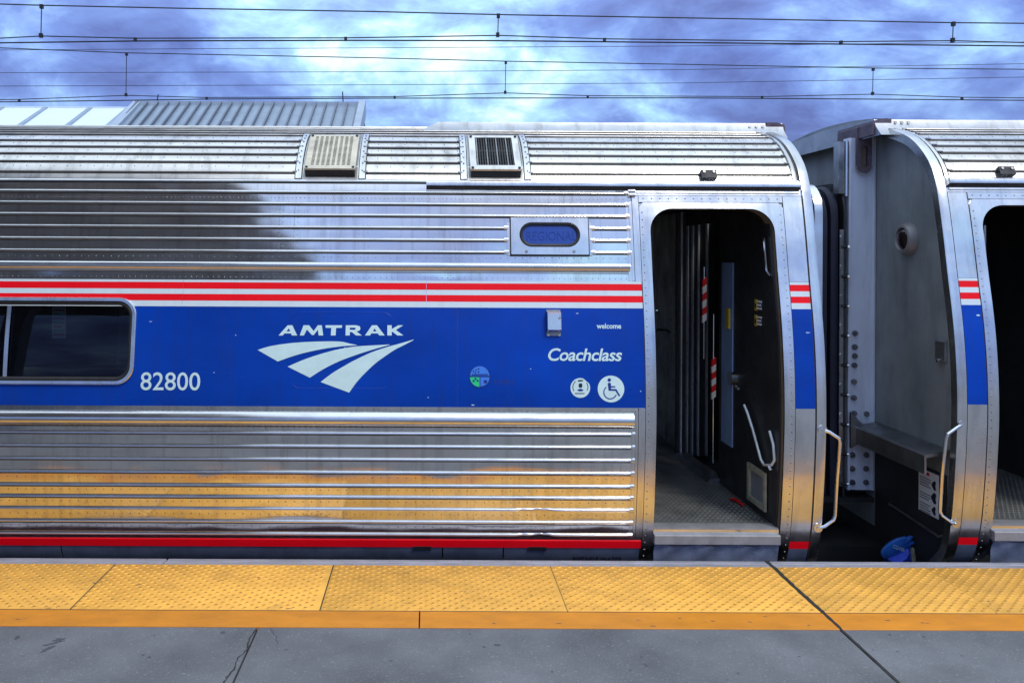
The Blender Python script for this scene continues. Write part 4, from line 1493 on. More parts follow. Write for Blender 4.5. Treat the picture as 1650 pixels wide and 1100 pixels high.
# inside the coach, behind the window glass
m = MB()
for k in range(14):
    t = k / 13
    pass
rows = []
for k in range(15):
    x = -1.98 + 0.17 * k / 14
    rows.append([(x, 5.47 + 0.018 * math.sin(k * 1.7), 0.98), (x + 0.02, 5.48 + 0.018 * math.sin(k * 1.7), 1.43)])
m.grid(rows)
m.build('window_curtain', 'curtain', rt)
p0, p1 = at(84, 493, 5.30), at(106, 545, 5.30)
nt_ = MB().box(p0.x, p1.x, 5.30, 5.302, p1.z, p0.z).build('window_notice', 'paper', rt)
for i in range(7):
    z_ = p0.z - 0.02 - i * 0.025
    MB().box(p0.x + 0.008, p1.x - 0.008 - 0.02 * (i % 3 == 1), 5.2985, 5.3, z_ - 0.010, z_).build('text_line', 'seal_green' if i % 2 else 'signal_red', nt_)
for sx in (-2.35, -3.3, -4.3, -5.4):
    m = MB()
    rows = []
    for k in range(9):
        a = math.pi * k / 8
        rows.append([(sx - 0.05 + 0.02 * math.cos(a), 5.5 + 0.5 * k / 8, 0.4), (sx + 0.06, 5.5 + 0.5 * k / 8, 1.12 + 0.06 * math.sin(a)), (sx + 0.14, 5.5 + 0.5 * k / 8, 1.10 + 0.06 * math.sin(a)), (sx + 0.10, 5.5 + 0.5 * k / 8, 0.4)])
    m.grid(rows)
    m.build('seat_back', 'seat_cloth', rt)

# ------------------------------------------------------------------ the gangway between the cars (each half belongs to its car)
def arch(x, yn, zt, r, zb):
    """inverted-U outline in the plane X = x"""
    yf = 2 * CAR_Y - yn
    pts = [(yn, zb)]
    for k in range(9):
        a = R(180 - 90 * k / 8)
        pts.append((yn + r + r * math.cos(a), zt - r + r * math.sin(a)))
    for k in range(9):
        a = R(90 - 90 * k / 8)
        pts.append((yf - r + r * math.cos(a), zt - r + r * math.sin(a)))
    pts.append((yf, zb))
    return [(x, y, z) for y, z in pts]


def arch_band(prof_pts, zt, zb, name, m, parent, r=0.22):
    """prof_pts: [(x, near y)] swept over the arch"""
    rows = [arch(x, y, zt - (y - 6.2), r, zb) for x, y in prof_pts]
    return MB().grid(rows).build(name, m, parent)


b1 = arch_band([(2.39, 6.30), (2.42, 6.24), (2.47, 6.24), (2.50, 6.30)], 2.26, 0.02, 'diaphragm_band', 'steel_dirty', c1.root)
for k, x in enumerate((2.52, 2.60, 2.68)):
    arch_band([(x - 0.02, 6.30), (x, 6.22), (x + 0.04, 6.20), (x + 0.06, 6.28)], 2.24, 0.02, 'bellows_fold', 'rubber', c1.root)
arch_band([(2.745, 6.28), (2.750, 6.205), (2.764, 6.20), (2.770, 6.28)], 2.27, 0.02, 'diaphragm_band', 'steel_frame', c1.root)
arch_band([(2.772, 6.28), (2.776, 6.195), (2.832, 6.19), (2.838, 6.28)], 2.27, 0.02, 'diaphragm_band', 'steel_frame', c1.root)
arch_band([(2.834, 6.30), (2.845, 6.23), (2.875, 6.215), (2.90, 6.26)], 2.25, 0.02, 'bellows_fold', 'rubber_blue', c2.root)
arch_band([(2.90, 6.28), (2.905, 6.22), (2.93, 6.205), (2.952, 6.21), (2.955, 6.28)], 2.27, 0.02, 'bellows_fold', 'rubber_blue', c2.root)
arch_band([(2.345, 6.315), (2.80, 6.315)], 2.20, 0.02, 'bellows_lining', 'rubber', c1.root)
arch_band([(2.80, 6.315), (3.225, 6.315)], 2.20, 0.02, 'bellows_lining', 'rubber', c2.root)
fp = arch_band([(2.985, 6.30), (2.985, 6.195), (2.997, 6.19), (3.003, 6.30)], 2.28, 0.02, 'face_plate', 'rubber', c2.root)
wear = MB().box(2.955, 2.982, 6.188, 6.20, 0.10, 1.94).build('wear_strip', 'steel_frame', c2.root)
zz = 1.89
i = 0
while zz > 0.15:
    MB().disc_solid((2.967, 6.189, zz), (0, -1, 0), 0.0095, 0.010, 10).build('bolt', 'steel_frame', wear)
    k = MB()
    k.tube([(2.968, 6.18, zz - 0.075), (3.004, 6.18, zz - 0.075)], 0.011, 8)
    k.build('hinge_pin', 'rubber', wear)
    k = MB()
    k.disc_solid((3.004, 6.18, zz - 0.075), (1, 0, 0), 0.008, 0.012, 8, 0.013)
    k.build('bolt', 'steel_frame', wear)
    zz -= 0.212

ho = MB()
rows = []
for k in range(25):
    y_ = 6.05 + 1.9 * k / 24
    off_ = abs(y_ - CAR_Y)
    zt_ = 2.755 - 0.085 * off_ ** 2
    rows.append([(END2 - 0.06, y_, zt_ - 0.055), (END2 - 0.06, y_, zt_), (END2 + 0.05, y_, zt_ + 0.004), (END2 + 0.05, y_, zt_ - 0.075)])
ho.grid(rows, True)
ho.build('end_hood', 'grey_paint', c2.root)

# collision post with bolts, slot and gusset
z2 = c2.zoff
cp = MB()
px0, px1 = 3.026, 3.214
prs = [(px0, 6.29), (px0, 6.205), (px0 + 0.012, 6.195), (px0 + 0.016, 6.215), (px0 + 0.06, 6.205), (px1 - 0.05, 6.205), (px1 - 0.022, 6.200), (px1 - 0.012, 6.188), (px1, 6.192), (px1 + 0.004, 6.29)]
cp.grid([[(x, y, 0.07) for x, y in prs], [(x, y, 2.60) for x, y in prs]])
post = cp.build('collision_post', 'post_paint', c2.root, angle=25)
MB().box(2.955, 3.015, 6.21, 6.29, 2.20, 2.575).build('side_flange', 'steel_frame', post)
MB().tube([(3.008, 6.205, 2.18), (3.008, 6.205, 2.575)], 0.014, 8).build('side_flange', 'steel_polished', post)
for (px, py) in ((1378.5, 537), (1378, 559), (1378, 573.5), (1377.5, 588.5), (1377, 615), (1376.5, 641), (1377, 666), (1397, 667), (1396.5, 733), (1396, 755), (1396, 777), (1374, 777), (1374, 755), (1374, 733)):
    p = at(px, py, 6.195)
    k = MB()
    k.disc_solid(p + Vector((0, 0.012, 0)), (0, -1, 0), 0.020, 0.010, 12)
    k.disc_solid(p, (0, -1, 0), 0.013, 0.016, 8)
    k.build('bolt', 'steel_dirty', post)
# slotted eye plate on top of the post
xe, ze = 3.118, 2.47
sl_o = rounded(xe - 0.052, xe + 0.052, ze - 0.125, ze + 0.20, 0.05, 8, (0.05, 0.05, 0.004, 0.004))
sl_i = rounded(xe - 0.026, xe + 0.026, ze - 0.09, ze + 0.07, 0.0255, 8)
m = MB()
m.grid([[(x, 6.19, z) for x, z in sl_o], [(x, 6.165, z) for x, z in sl_o], [(x, 6.165, z) for x, z in sl_i], [(x, 6.20, z) for x, z in sl_i]], True)
m.build('eye_plate', 'rust_plate', post, angle=25)
m = MB()
rim = rounded(xe - 0.056, xe + 0.056, ze - 0.130, ze + 0.19, 0.055, 8, (0.055, 0.055, 0.004, 0.004))
m.tube([(x, 6.172, z) for x, z in rim[:18]][0:9] + [(x, 6.172, z) for x, z in rim[9:18]], 0.006, 6)
m.build('weld_bead', 'steel_frame', post)
MB().box(xe - 0.020, xe + 0.020, 6.188, 6.193, ze - 0.085, ze + 0.065).build('slot_back', 'liner', post)
# shelf across the end wall and gusset
m = MB()
xw = END2 + 0.043
sec = [(xw, 0.565), (xw - 0.02, 0.560), (xw - 0.150, 0.535), (xw - 0.158, 0.528), (xw - 0.158, 0.415), (xw - 0.146, 0.415), (xw - 0.146, 0.515), (xw, 0.540)]
k0 = len(m.v)
ya, yb_ = 5.30, 6.185
m.grid([[(x, ya, z) for x, z in sec], [(x, yb_, z) for x, z in sec]], True)
m.f.append(tuple(range(8)))
m.f.append(tuple(range(15, 7, -1)))
m.build('end_shelf', 'steel_dirty', c2.root, angle=25)
m = MB()
g = [at(1371, 664, 6.15), at(1400.5, 693, 6.15), at(1400.5, 706, 6.15), at(1390, 712, 6.15), at(1371, 722, 6.15)]
m.add(g + [p + Vector((0, 0.02, 0)) for p in g], [(0, 1, 2, 3, 4), (9, 8, 7, 6, 5)] + [(i, (i + 1) % 5, (i + 1) % 5 + 5, i + 5) for i in range(5)])
m.build('gusset', 'steel_dirty', c2.root, smooth=False)
# round marker lamp
lx = xw + 0.001
ly = F * 3.215 / (1465 - VX)
lz = at(1465, 385, ly).z
m = MB()
n = 28
rows = []
for dx, rr in ((0.0, 0.112), (-0.030, 0.106), (-0.052, 0.092), (-0.056, 0.078), (-0.040, 0.070)):
    rows.append([(lx + dx, ly + rr * math.cos(2 * math.pi * k / n) * 0.98, lz + rr * math.sin(2 * math.pi * k / n)) for k in range(n)])
m.grid(rows, True)
lamp = m.build('marker_lamp', 'lamp_ring', c2.root)
m = MB()
rows = []
for dx, rr in ((-0.040, 0.070), (-0.052, 0.06), (-0.062, 0.04), (-0.066, 0.012)):
    rows.append([(lx + dx, ly + rr * math.cos(2 * math.pi * k / n), lz + rr * math.sin(2 * math.pi * k / n)) for k in range(n)])
m.grid(rows, True)
m.f.append(tuple(len(m.v) - n + k for k in range(n)))
m.build('lens', 'lens_red', lamp)
# small locked box near the corner
p = at(1522, 565, 5.38)
m = MB().box(xw - 0.012, xw, 5.335, 5.425, p.z - 0.065, p.z + 0.065)
kb = m.build('key_box', 'grey_paint', c2.root)
m = MB().box(xw - 0.026, xw - 0.012, 5.342, 5.418, p.z - 0.055, p.z + 0.058)
m.build('lid', 'steel_dirty', kb)
MB().disc_solid((xw - 0.026, 5.38, p.z - 0.062), (-1, 0, 0), 0.012, 0.012, 10).build('lock', 'steel_frame', kb)
# framed dark panel under the shelf
MB().box(xw - 0.004, xw, 5.33, 6.18, -0.2, 0.40).build('lower_panel', 'underframe', c2.root)
# warning notice
nz0, nz1 = 0.105, 0.380
ny0, ny1 = 5.405, 5.625
nx = xw - 0.006
no = MB().box(nx - 0.002, nx, ny0, ny1, nz0, nz1).build('warning_notice', 'paper', c2.root)
MB().box(nx - 0.0035, nx - 0.002, ny1 - 0.12, ny1 - 0.02, nz1 - 0.030, nz1 - 0.012).build('heading', 'signal_red', no)
for i in range(14):
    if i in (4, 5, 9):
        continue
    z_ = nz1 - 0.050 - i * 0.0165
    MB().box(nx - 0.0035, nx - 0.002, ny1 - 0.135 + 0.02 * (i % 3 == 2), ny1 - 0.015, z_ - 0.007, z_).build('text_line', 'lamp_ring', no)
for zc, rr in ((nz1 - 0.075, 0.030), (nz1 - 0.155, 0.036), (nz1 - 0.235, 0.028)):
    m = MB()
    m.add([(nx - 0.0035, ny0 + 0.045 + rr * math.cos(R(a)) * (0.7 + 0.3 * math.cos(R(3 * a))), zc + rr * math.sin(R(a))) for a in range(0, 360, 20)], [tuple(range(18))])
    m.build('pictogram', 'letter_dark', no)
# low grab bar on the end
m = MB()
g0, g1 = at(1433, 812, 5.95), at(1516, 866, 5.32)
m.tube([at(1441, 806, 5.98), g0, g0 + (g1 - g0) * 0.04, g1 - (g1 - g0) * 0.10, g1 - (g1 - g0) * 0.04 + Vector((0, 0, -0.004)), g1 + Vector((0.03, -0.01, 0.02)), g1 + Vector((0.06, -0.01, 0.03))], 0.0085, 8)
m.build('grab_rail', 'steel_dirty', c2.root)

# ------------------------------------------------------------------ couplings between the cars
cap = thing('jumper_cable_plug', at(1440, 898, 5.75), 'bright blue cable plug with a hinged cap between the two cars', 'cable plug')
p = at(1440, 893, 5.75)
m = MB()
m.tube([p + Vector((0.10, 0.10, -0.16)), p + Vector((0.06, 0.05, -0.07)), p + Vector((0.035, 0.0, -0.01)), p + Vector((-0.005, -0.04, 0.035))], [0.075, 0.085, 0.088, 0.075], 18)
m.build('plug_body', 'cap_blue', cap)
m = MB()
ell = []
ca_, sa_ = math.cos(R(33)), math.sin(R(33))
for k in range(40):
    a = 2 * math.pi * k / 40
    r_ = 1.0
    if k in (2, 3, 37, 38):
        r_ = 1.10
    if k in (0, 1, 39, 4, 36):
        r_ = 0.86
    qx, qy = 0.115 * r_ * math.cos(a), 0.060 * r_ * math.sin(a)
    ell.append((qx * ca_ - qy * sa_, qx * sa_ + qy * ca_))


def cap_pt(a, b, k, h):
    return p + Vector((a * k, -0.052 - 0.02 * a * k - 0.25 * b * k - h, b * k + 0.062))


rings = [[cap_pt(a, b, k_, h_) for a, b in ell] for k_, h_ in ((0.96, -0.022), (1.0, 0.0), (0.94, 0.006), (0.6, 0.014), (0.2, 0.017))]
m.grid(rings, True)
m.f.append(tuple(len(m.v) - 40 + k for k in range(40)))
lid = m.build('plug_cap', 'cap_light', cap)
cu = bpy.data.curves.new('lettering', 'FONT')
cu.body = 'COVER'
cu.size = 1
cu.offset = 0.02
ob = bpy.data.objects.new('lettering', cu)
col.objects.link(ob)
me = bpy.data.meshes.new_from_object(ob.evaluated_get(bpy.context.evaluated_depsgraph_get()))
bpy.data.objects.remove(ob)
xs_ = [v.co.x for v in me.vertices]
ys_ = [v.co.y for v in me.vertices]
m = MB()
vs = []
for v in me.vertices:
    a = -0.045 + 0.080 * (v.co.x - min(xs_)) / (max(xs_) - min(xs_))
    b = 0.026 * (v.co.y - min(ys_)) / (max(ys_) - min(ys_)) - 0.010 - 0.40 * a
    vs.append(p + Vector((a, -0.052 - 0.02 * a - 0.25 * b - 0.0215, b + 0.062)))
m.add(vs, [tuple(q.vertices) for q in me.polygons])
bpy.data.meshes.remove(me)
m.build('lettering', 'letter_white', lid, smooth=False)
m = MB()
m.tube([p + Vector((0.08, 0.08, -0.10)), p + Vector((0.13, 0.15, -0.28)), p + Vector((0.05, 0.2, -0.42)), p + Vector((-0.2, 0.22, -0.46)), p + Vector((-0.45, 0.2, -0.3))], 0.035, 10)
m.build('cable', 'rubber', cap)

hs = thing('air_hose_coupling', at(1475, 898, 5.7), 'tan ribbed hose coupling beside the blue cable plug', 'hose coupling')
p = at(1477, 893, 5.7)
m = MB()
m.tube([p + Vector((-0.030, 0, -0.20)), p + Vector((-0.030, -0.005, -0.05)), p + Vector((-0.028, -0.01, 0.035)), p + Vector((-0.02, 0, 0.05))], [0.020, 0.020, 0.018, 0.008], 10)
m.build('handle', 'hose_tan', hs)
m = MB()
hp = [p + Vector((0.00 + 0.055 * t, -0.005, 0.035 - 0.03 * t - 0.22 * t * t)) for t in [k / 14 for k in range(15)]]
m.tube(hp, [0.026 if k % 2 else 0.020 for k in range(15)], 12)
m.build('ribbed_hose', 'hose_tan', hs)
m = MB()
m.tube([p + Vector((0.01, -0.02, 0.0)), p + Vector((0.04, -0.02, 0.012)), p + Vector((0.055, -0.02, 0.016))], 0.009, 8)
m.tube([p + Vector((0.055, -0.02, 0.016)), p + Vector((0.075, -0.015, 0.014))], 0.004, 6)
m.build('clamp', 'steel_dirty', hs)

cpn = thing('coupler', (2.8, CAR_Y, -0.6), 'dark coupler in the shadow between the two cars', 'coupler')
m = MB().box(2.1, 3.5, CAR_Y - 0.12, CAR_Y + 0.12, -0.55, -0.28)
m.build('shank', 'underframe', cpn)
m = MB().box(2.62, 2.98, CAR_Y - 0.2, CAR_Y + 0.2, -0.60, -0.22)
m.build('knuckle', 'underframe', cpn)
m = MB().box(2.36, 3.22, CAR_Y - 0.55, CAR_Y + 0.55, -0.02, 0.015)
m.build('bridge_plate', 'underframe', cpn)
MB().box(2.62, 3.5, 6.1, 7.3, -1.15, -0.30).build('shade_block', 'underframe', cpn)  # added dark box, fills the shaded gap and hides the bright ballast behind
for c in (c1, c2):
    a, b = sorted((c.X(0.05), c.X(0.32)))
    MB().box(a, b, 5.42, 8.08, -0.42, -0.05).build('buffer_beam', 'underframe', c.root)

# ------------------------------------------------------------------ platform
PL = bpy.data.objects.new('platform', None)
col.objects.link(PL)
PL.location = (0, 4.95, RAIL_Z)
PL['kind'] = 'structure'
PDROP = 0.0354        # platform surface below the camera's datum
EDGE, TACT0, TACT1, LINE0 = 5.054, 4.946, 4.324, 4.136


def ground_pt(px, py, h=0.0012):
    px, py = unroll(px, py)
    d = F * (EYE + PDROP - h) / (py - VY)
    return Vector(((px - VX) * d / F, d, h))


JR = (ground_pt(1325, 988).x + ground_pt(1440, 1090).x) / 2
JL = (ground_pt(415, 1010).x + ground_pt(375, 1100).x) / 2
TJ = [ground_pt(117, 978).x, ground_pt(515, 985).x, ground_pt(915, 985).x, JR, ground_pt(1603, 987).x]


def slab_top(x0, x1, y0, y1, z0, z1, bev=0.004):
    m = MB()
    a = [(x0, y0, z0), (x1, y0, z0), (x1, y1, z0), (x0, y1, z0)]
    b = [(x0, y0, z1 - bev), (x1, y0, z1 - bev), (x1, y1, z1 - bev), (x0, y1, z1 - bev)]
    t = [(x0 + bev, y0 + bev, z1), (x1 - bev, y0 + bev, z1), (x1 - bev, y1 - bev, z1), (x0 + bev, y1 - bev, z1)]
    m.grid([a, b, t], True)
    m.f.append((8, 9, 10, 11))
    return m


JOINTS = [-24.3, -20.1, -15.9, -11.7, -7.5, -4.2, JL, JR, 4.9, 8.9, 13.1, 17.3, 21.5]
for a, b in zip(JOINTS[:-1], JOINTS[1:]):
    g = 0.0035 if abs(a + 0.803) > 0.01 else 0.0025
    slab_top(a + (0.008 if a == JR else 0.004), b - (0.006 if b == JR else 0.004), -7.0, LINE0 - 0.0, -0.35, 0.0, 0.003).build('paving_slab', 'concrete', PL, smooth=False)
MB().box(-24.3, 21.5, -7.0, EDGE - 0.03, -1.20, -0.02).build('platform_body', 'joint_dark', PL, smooth=False)
# tactile tiles with rows of staggered domes
tb = [TJ[0] - 1.244 * k for k in range(8, 0, -1)] + TJ + [TJ[4] + 1.244 * k for k in range(1, 6)]
tile_meshes = {}


def tile_mesh(w):
    key = round(w, 2)
    if key in tile_meshes:
        return tile_meshes[key]
    d = TACT0 - TACT1
    hw = w / 2 - 0.0022
    m = MB()
    zt = 0.006
    m.grid([[(-hw, 0.002, -0.02), (hw, 0.002, -0.02), (hw, d - 0.002, -0.02), (-hw, d - 0.002, -0.02)],
            [(-hw, 0.002, zt - 0.002), (hw, 0.002, zt - 0.002), (hw, d - 0.002, zt - 0.002), (-hw, d - 0.002, zt - 0.002)],
            [(-hw + 0.002, 0.004, zt), (hw - 0.002, 0.004, zt), (hw - 0.002, d - 0.004, zt), (-hw + 0.002, d - 0.004, zt)]], True)
    m.f.append((8, 9, 10, 11))
    n = 9
    rows_ = 20
    for r in range(rows_):
        y = 0.018 + r * (d - 0.036) / (rows_ - 1)
        x = -hw + 0.016 + (0.0305 if r % 2 else 0)
        while x < hw - 0.012:
            vs = []
            for rr, h in ((0.0125, zt - 0.0005), (0.0105, zt + 0.0036), (0.0080, zt + 0.0052)):
                vs += [(x + rr * math.cos(2 * math.pi * k / n), y + rr * math.sin(2 * math.pi * k / n), h) for k in range(n)]
            m.add(vs, [(i * n + k, i * n + (k + 1) % n, (i + 1) * n + (k + 1) % n, (i + 1) * n + k) for i in range(2) for k in range(n)] + [tuple(2 * n + k for k in range(n))])
            x += 0.061
    o = m.build('tactile_tile', 'tactile_yellow', None, angle=50)
    o.data.materials.append(MATS['tactile_top'])  # darker yellow for the flat tops of the domes
    for p_ in o.data.polygons:
        if len(p_.vertices) == n:
            p_.material_index = 1
    tile_meshes[key] = o.data
    bpy.data.objects.remove(o)
    return tile_meshes[key]


for a, b in zip(tb[:-1], tb[1:]):
    me = tile_mesh(b - a)
    o = bpy.data.objects.new('tactile_tile', me)
    col.objects.link(o)
    o.parent = PL
    gap = 0.006 if a == JR else (-0.004 if b == JR else 0.0)
    o.location = ((a + b) / 2 + gap - PL.location.x, TACT1 - PL.location.y, 0 - PL.location.z)
# painted line
lj = [-24.3, -7.5, -0.035, JR, 8.9, 21.5]
for a, b in zip(lj[:-1], lj[1:]):
    slab_top(a + (0.007 if a == JR else 0.003), b - (0.005 if b == JR else 0.003), LINE0 + 0.0005, TACT1 - 0.004, -0.03, 0.004, 0.002).build('painted_line', 'line_orange', PL, smooth=False)
# edge nosing in two strips
nj = [-24.3, -9.0, -1.52, JR, 6.4, 21.5]
for a, b in zip(nj[:-1], nj[1:]):
    slab_top(a + 0.003, b - 0.003, TACT0 + 0.003, 5.000, -0.10, 0.003, 0.003).build('edge_strip', 'nosing', PL, smooth=False)
    slab_top(a + 0.003, b - 0.003, 5.005, EDGE, -0.16, 0.001, 0.007).build('edge_strip', 'nosing', PL, smooth=False)


for a in tb[1:-1]:
    if a != JR:
        MB().box(a - 0.0026, a + 0.0026, TACT1 + 0.002, TACT0 - 0.002, -0.02, 0.0056).build('joint_filler', 'joint_dark', PL, smooth=False)
MB().box(-24.0, 21.0, TACT1 - 0.0042, TACT1 + 0.0022, -0.02, 0.0034).build('joint_filler', 'joint_dark', PL, smooth=False)
# the expansion joint, packed with dark sealant
fm = MB()
rj = random.Random(9)
rows = []
for k in range(90):
    y = 2.4 + (EDGE - 0.004 - 2.4) * k / 89
    if y > TACT0 + 0.002:
        h, w = 0.0065, 0.011
    elif y > TACT1:
        h, w = 0.0100, 0.0125
    elif y > LINE0:
        h, w = 0.0060, 0.010
    else:
        h, w = 0.0015, 0.0075
    o_ = 0.004 * math.sin(y * 5.1) + rj.uniform(-0.0016, 0.0016)
    wa, wb = w * rj.uniform(0.75, 1.1), w * rj.uniform(0.75, 1.1)
    rows.append([(JR + o_ - wa, y, -0.02), (JR + o_ - wa, y, h * 0.8), (JR + o_, y, h * rj.uniform(0.85, 1.1)), (JR + o_ + wb, y, h * 0.8), (JR + o_ + wb, y, -0.02)])
fm.grid(rows)
fm.build('joint_sealant', 'joint_dark', PL)

# cracks and stains in the concrete
def crack(pts, w, name='crack', m='joint_dark', h=0.0012):
    mb = MB()
    L, Rr = [], []
    P = [ground_pt(a, b, h) for a, b in pts]
    # subdivide with jitter
    Q = []
    for p, q in zip(P[:-1], P[1:]):
        k = max(2, int((q - p).length / 0.02))
        for j in range(k):
            t = j / k
            Q.append(p + (q - p) * t + Vector((random.uniform(-0.004, 0.004), random.uniform(-0.002, 0.002), 0)))
    Q.append(P[-1])
    for i, q in enumerate(Q):
        ww = w * random.uniform(0.4, 1.2) / 2
        L.append(q + Vector((-ww, 0, 0)))
        Rr.append(q + Vector((ww, 0, 0)))
    mb.grid([L, Rr])
    return mb.build(name, m, PL, smooth=False)


crack([(413, 1012), (402, 1028), (398, 1045), (381, 1062), (376, 1078), (361, 1098), (352, 1120)], 0.008)
crack([(436, 1012), (445, 1024), (447, 1037)], 0.005, m='stain')

def stain(px, py, rx, ry, seed, rot=0.0, h=0.0012):
    rnd = random.Random(seed)
    c0 = ground_pt(px, py, h)
    mb = MB()
    pts = []
    for k in range(22):
        a = 2 * math.pi * k / 22
        r = rnd.uniform(0.55, 1.15)
        dx, dy = rx * r * math.cos(a), ry * r * math.sin(a)
        pts.append(c0 + Vector((dx * math.cos(rot) - dy * math.sin(rot), dx * math.sin(rot) + dy * math.cos(rot), 0)))
    mb.add(pts, [tuple(range(22))])
    mb.build('stain', 'stain', PL, smooth=False)


stain(95, 1030, 0.030, 0.020, 1, 0.3)
stain(84, 1036, 0.050, 0.010, 2, 0.55)
stain(78, 1044, 0.012, 0.045, 3, -0.5)
stain(28, 1026, 0.014, 0.020, 4)
stain(359, 1018, 0.012, 0.014, 5)
stain(801, 1038, 0.016, 0.012, 6)
stain(780, 1041, 0.010, 0.008, 7)
stain(1288, 1057, 0.007, 0.006, 8)
_r = random.Random(11)
for k in range(30):
    stain(_r.uniform(10, 1640), _r.uniform(918, 980), _r.uniform(0.004, 0.016), _r.uniform(0.002, 0.006), 60 + k, _r.uniform(-0.6, 0.6), 0.0066)
for k in range(14):
    stain(_r.uniform(10, 1640), _r.uniform(992, 1008), _r.uniform(0.004, 0.018), _r.uniform(0.002, 0.005), 100 + k, _r.uniform(-0.4, 0.4), 0.0046)
for k in range(26):
    stain(_r.uniform(20, 1640), _r.uniform(1018, 1098), _r.uniform(0.003, 0.010), _r.uniform(0.003, 0.009), 20 + k)

PL.location.z -= PDROP

# ------------------------------------------------------------------ ground, track bed, rails
g = bpy.data.meshes.new('ground')
g.from_pydata([(-900, -900, -1.55), (900, -900, -1.55), (900, 900, -1.55), (-900, 900, -1.55)], [], [(0, 1, 2, 3)])
g.materials.append(MATS['ground'])
go = bpy.data.objects.new('ground', g)
col.objects.link(go)
go['kind'] = 'structure'
tb_ = MB()
for yc in (CAR_Y, 10.75, 14.8):
    pass
tbm = MB().box(-30, 30, 4.97, 16.6, -1.54, -1.39).build('track_bed', 'ballast', None, smooth=False)
tbm['kind'] = 'structure'
stones = MB()
rnd = random.Random(3)
for k in range(2600):
    x, y = rnd.uniform(1.2, 5.4), rnd.uniform(6.0, 10.4)
    r = rnd.uniform(0.018, 0.042)
    z = -1.385 + rnd.uniform(-0.01, 0.03)
    a = rnd.uniform(0, 6.28)
    q = []
    for i in range(5):
        t = a + 2 * math.pi * i / 5
        q.append((x + r * math.cos(t) * rnd.uniform(0.7, 1.1), y + r * math.sin(t) * rnd.uniform(0.7, 1.1), z))
    q.append((x, y, z + r * rnd.uniform(0.6, 1.0)))
    stones.add(q, [(i, (i + 1) % 5, 5) for i in range(5)])
so = stones.build('ballast_stones', 'ballast', None, smooth=False)
so['kind'] = 'stuff'
so['label'] = 'grey brown ballast stones on the track bed between the cars'
so['category'] = 'ballast'
for yc, nm in ((CAR_Y, 'under the train'), (10.75, 'of the middle track'), (14.8, 'of the far track')):
    for q, sd_ in ((-0.7175, 'near'), (0.7175, 'far')):
        y = yc + q
        m = MB()
        sec = [(-0.07, -1.40), (-0.07, -1.385), (-0.012, -1.37), (-0.010, -1.27), (-0.036, -1.255), (-0.034, -1.225), (0.034, -1.225), (0.036, -1.255), (0.010, -1.27), (0.012, -1.37), (0.07, -1.385), (0.07, -1.40)]
        m.grid([[(-30, y + a, z) for a, z in sec], [(30, y + a, z) for a, z in sec]], True)
        m.build('rail', 'rail_steel', None, kind='structure')

# ------------------------------------------------------------------ overhead lines
def wire(pts, r, name, parent, n=5):
    return MB().tube(pts, r, n).build(name, 'wire', parent)


def catenary(d, mess, aux, cont, hang, clips, r, label):
    root = thing('overhead_line', at(825, 60, d), label, 'overhead line')

    def line(P):
        Q = [at(a, b, d) for a, b in P]
        e0 = Q[0] + (Q[0] - Q[1]).normalized() * 14
        e1 = Q[-1] + (Q[-1] - Q[-2]).normalized() * 14
        return [e0] + Q + [e1]
    wire(line(mess), r, 'messenger_wire', root)
    wire(line(aux), r * 0.9, 'auxiliary_wire', root)
    wire(line(cont), r * 1.1, 'contact_wire', root)
    for (px, a, b) in hang:
        h = wire([at(px, a, d), at(px - 1, b, d)], r * 0.75, 'hanger', root)
        for py, xx in ((a + 2, px), (b - 1, px - 1)):
            c = at(xx, py, d)
            k = 0.020
            MB().box(c.x - k, c.x + k, c.y - k, c.y + k, c.z - k * 1.3, c.z + k * 1.3).build('clamp', 'wire', h)
    for px, py in clips:
        c = at(px, py, d)
        k = 0.017
        MB().box(c.x - k, c.x + k, c.y - k, c.y + k, c.z - k * 1.4, c.z + k * 1.4).build('clip', 'wire', root)
    return root


catenary(10.75, [(0, 7), (67, 9), (300, 14), (600, 19), (803, 24), (1150, 30), (1535, 37), (1650, 38)],
         [(0, 62), (67, 58.5), (218, 62), (557, 61.5), (803, 57.5), (974, 63), (1150, 65), (1355, 67.5), (1535, 66), (1650, 69)],
         [(0, 69.5), (218, 66.5), (557, 65.5), (803, 66), (1150, 69.5), (1355, 71.5), (1650, 74.5)],
         [(67, 9, 58.5), (803, 24, 57.5), (1536, 37, 66)], [(218, 64.2), (557, 63.2), (974, 65), (1355, 69.2)], 0.0085,
         'upper overhead line with short hangers near the top of the picture')
catenary(14.8, [(0, 77.5), (204, 85.5), (600, 93.5), (815, 99), (1100, 104), (1407, 110), (1650, 112)],
         [(0, 161), (31, 160.5), (204, 154), (333, 157.5), (636, 156), (815, 150), (947, 154.5), (1228, 156), (1407, 152), (1550, 157), (1650, 158)],
         [(0, 164.5), (204, 162), (333, 160), (600, 158.5), (1100, 158), (1407, 160), (1650, 162)],
         [(204, 85.5, 154), (815, 99, 150), (1407, 110, 152)], [(31, 162.5), (333, 158.8), (636, 157.2), (947, 156.3), (1228, 157.3), (1550, 159)], 0.0085,
         'lower overhead line with long hangers just above the grey roof')
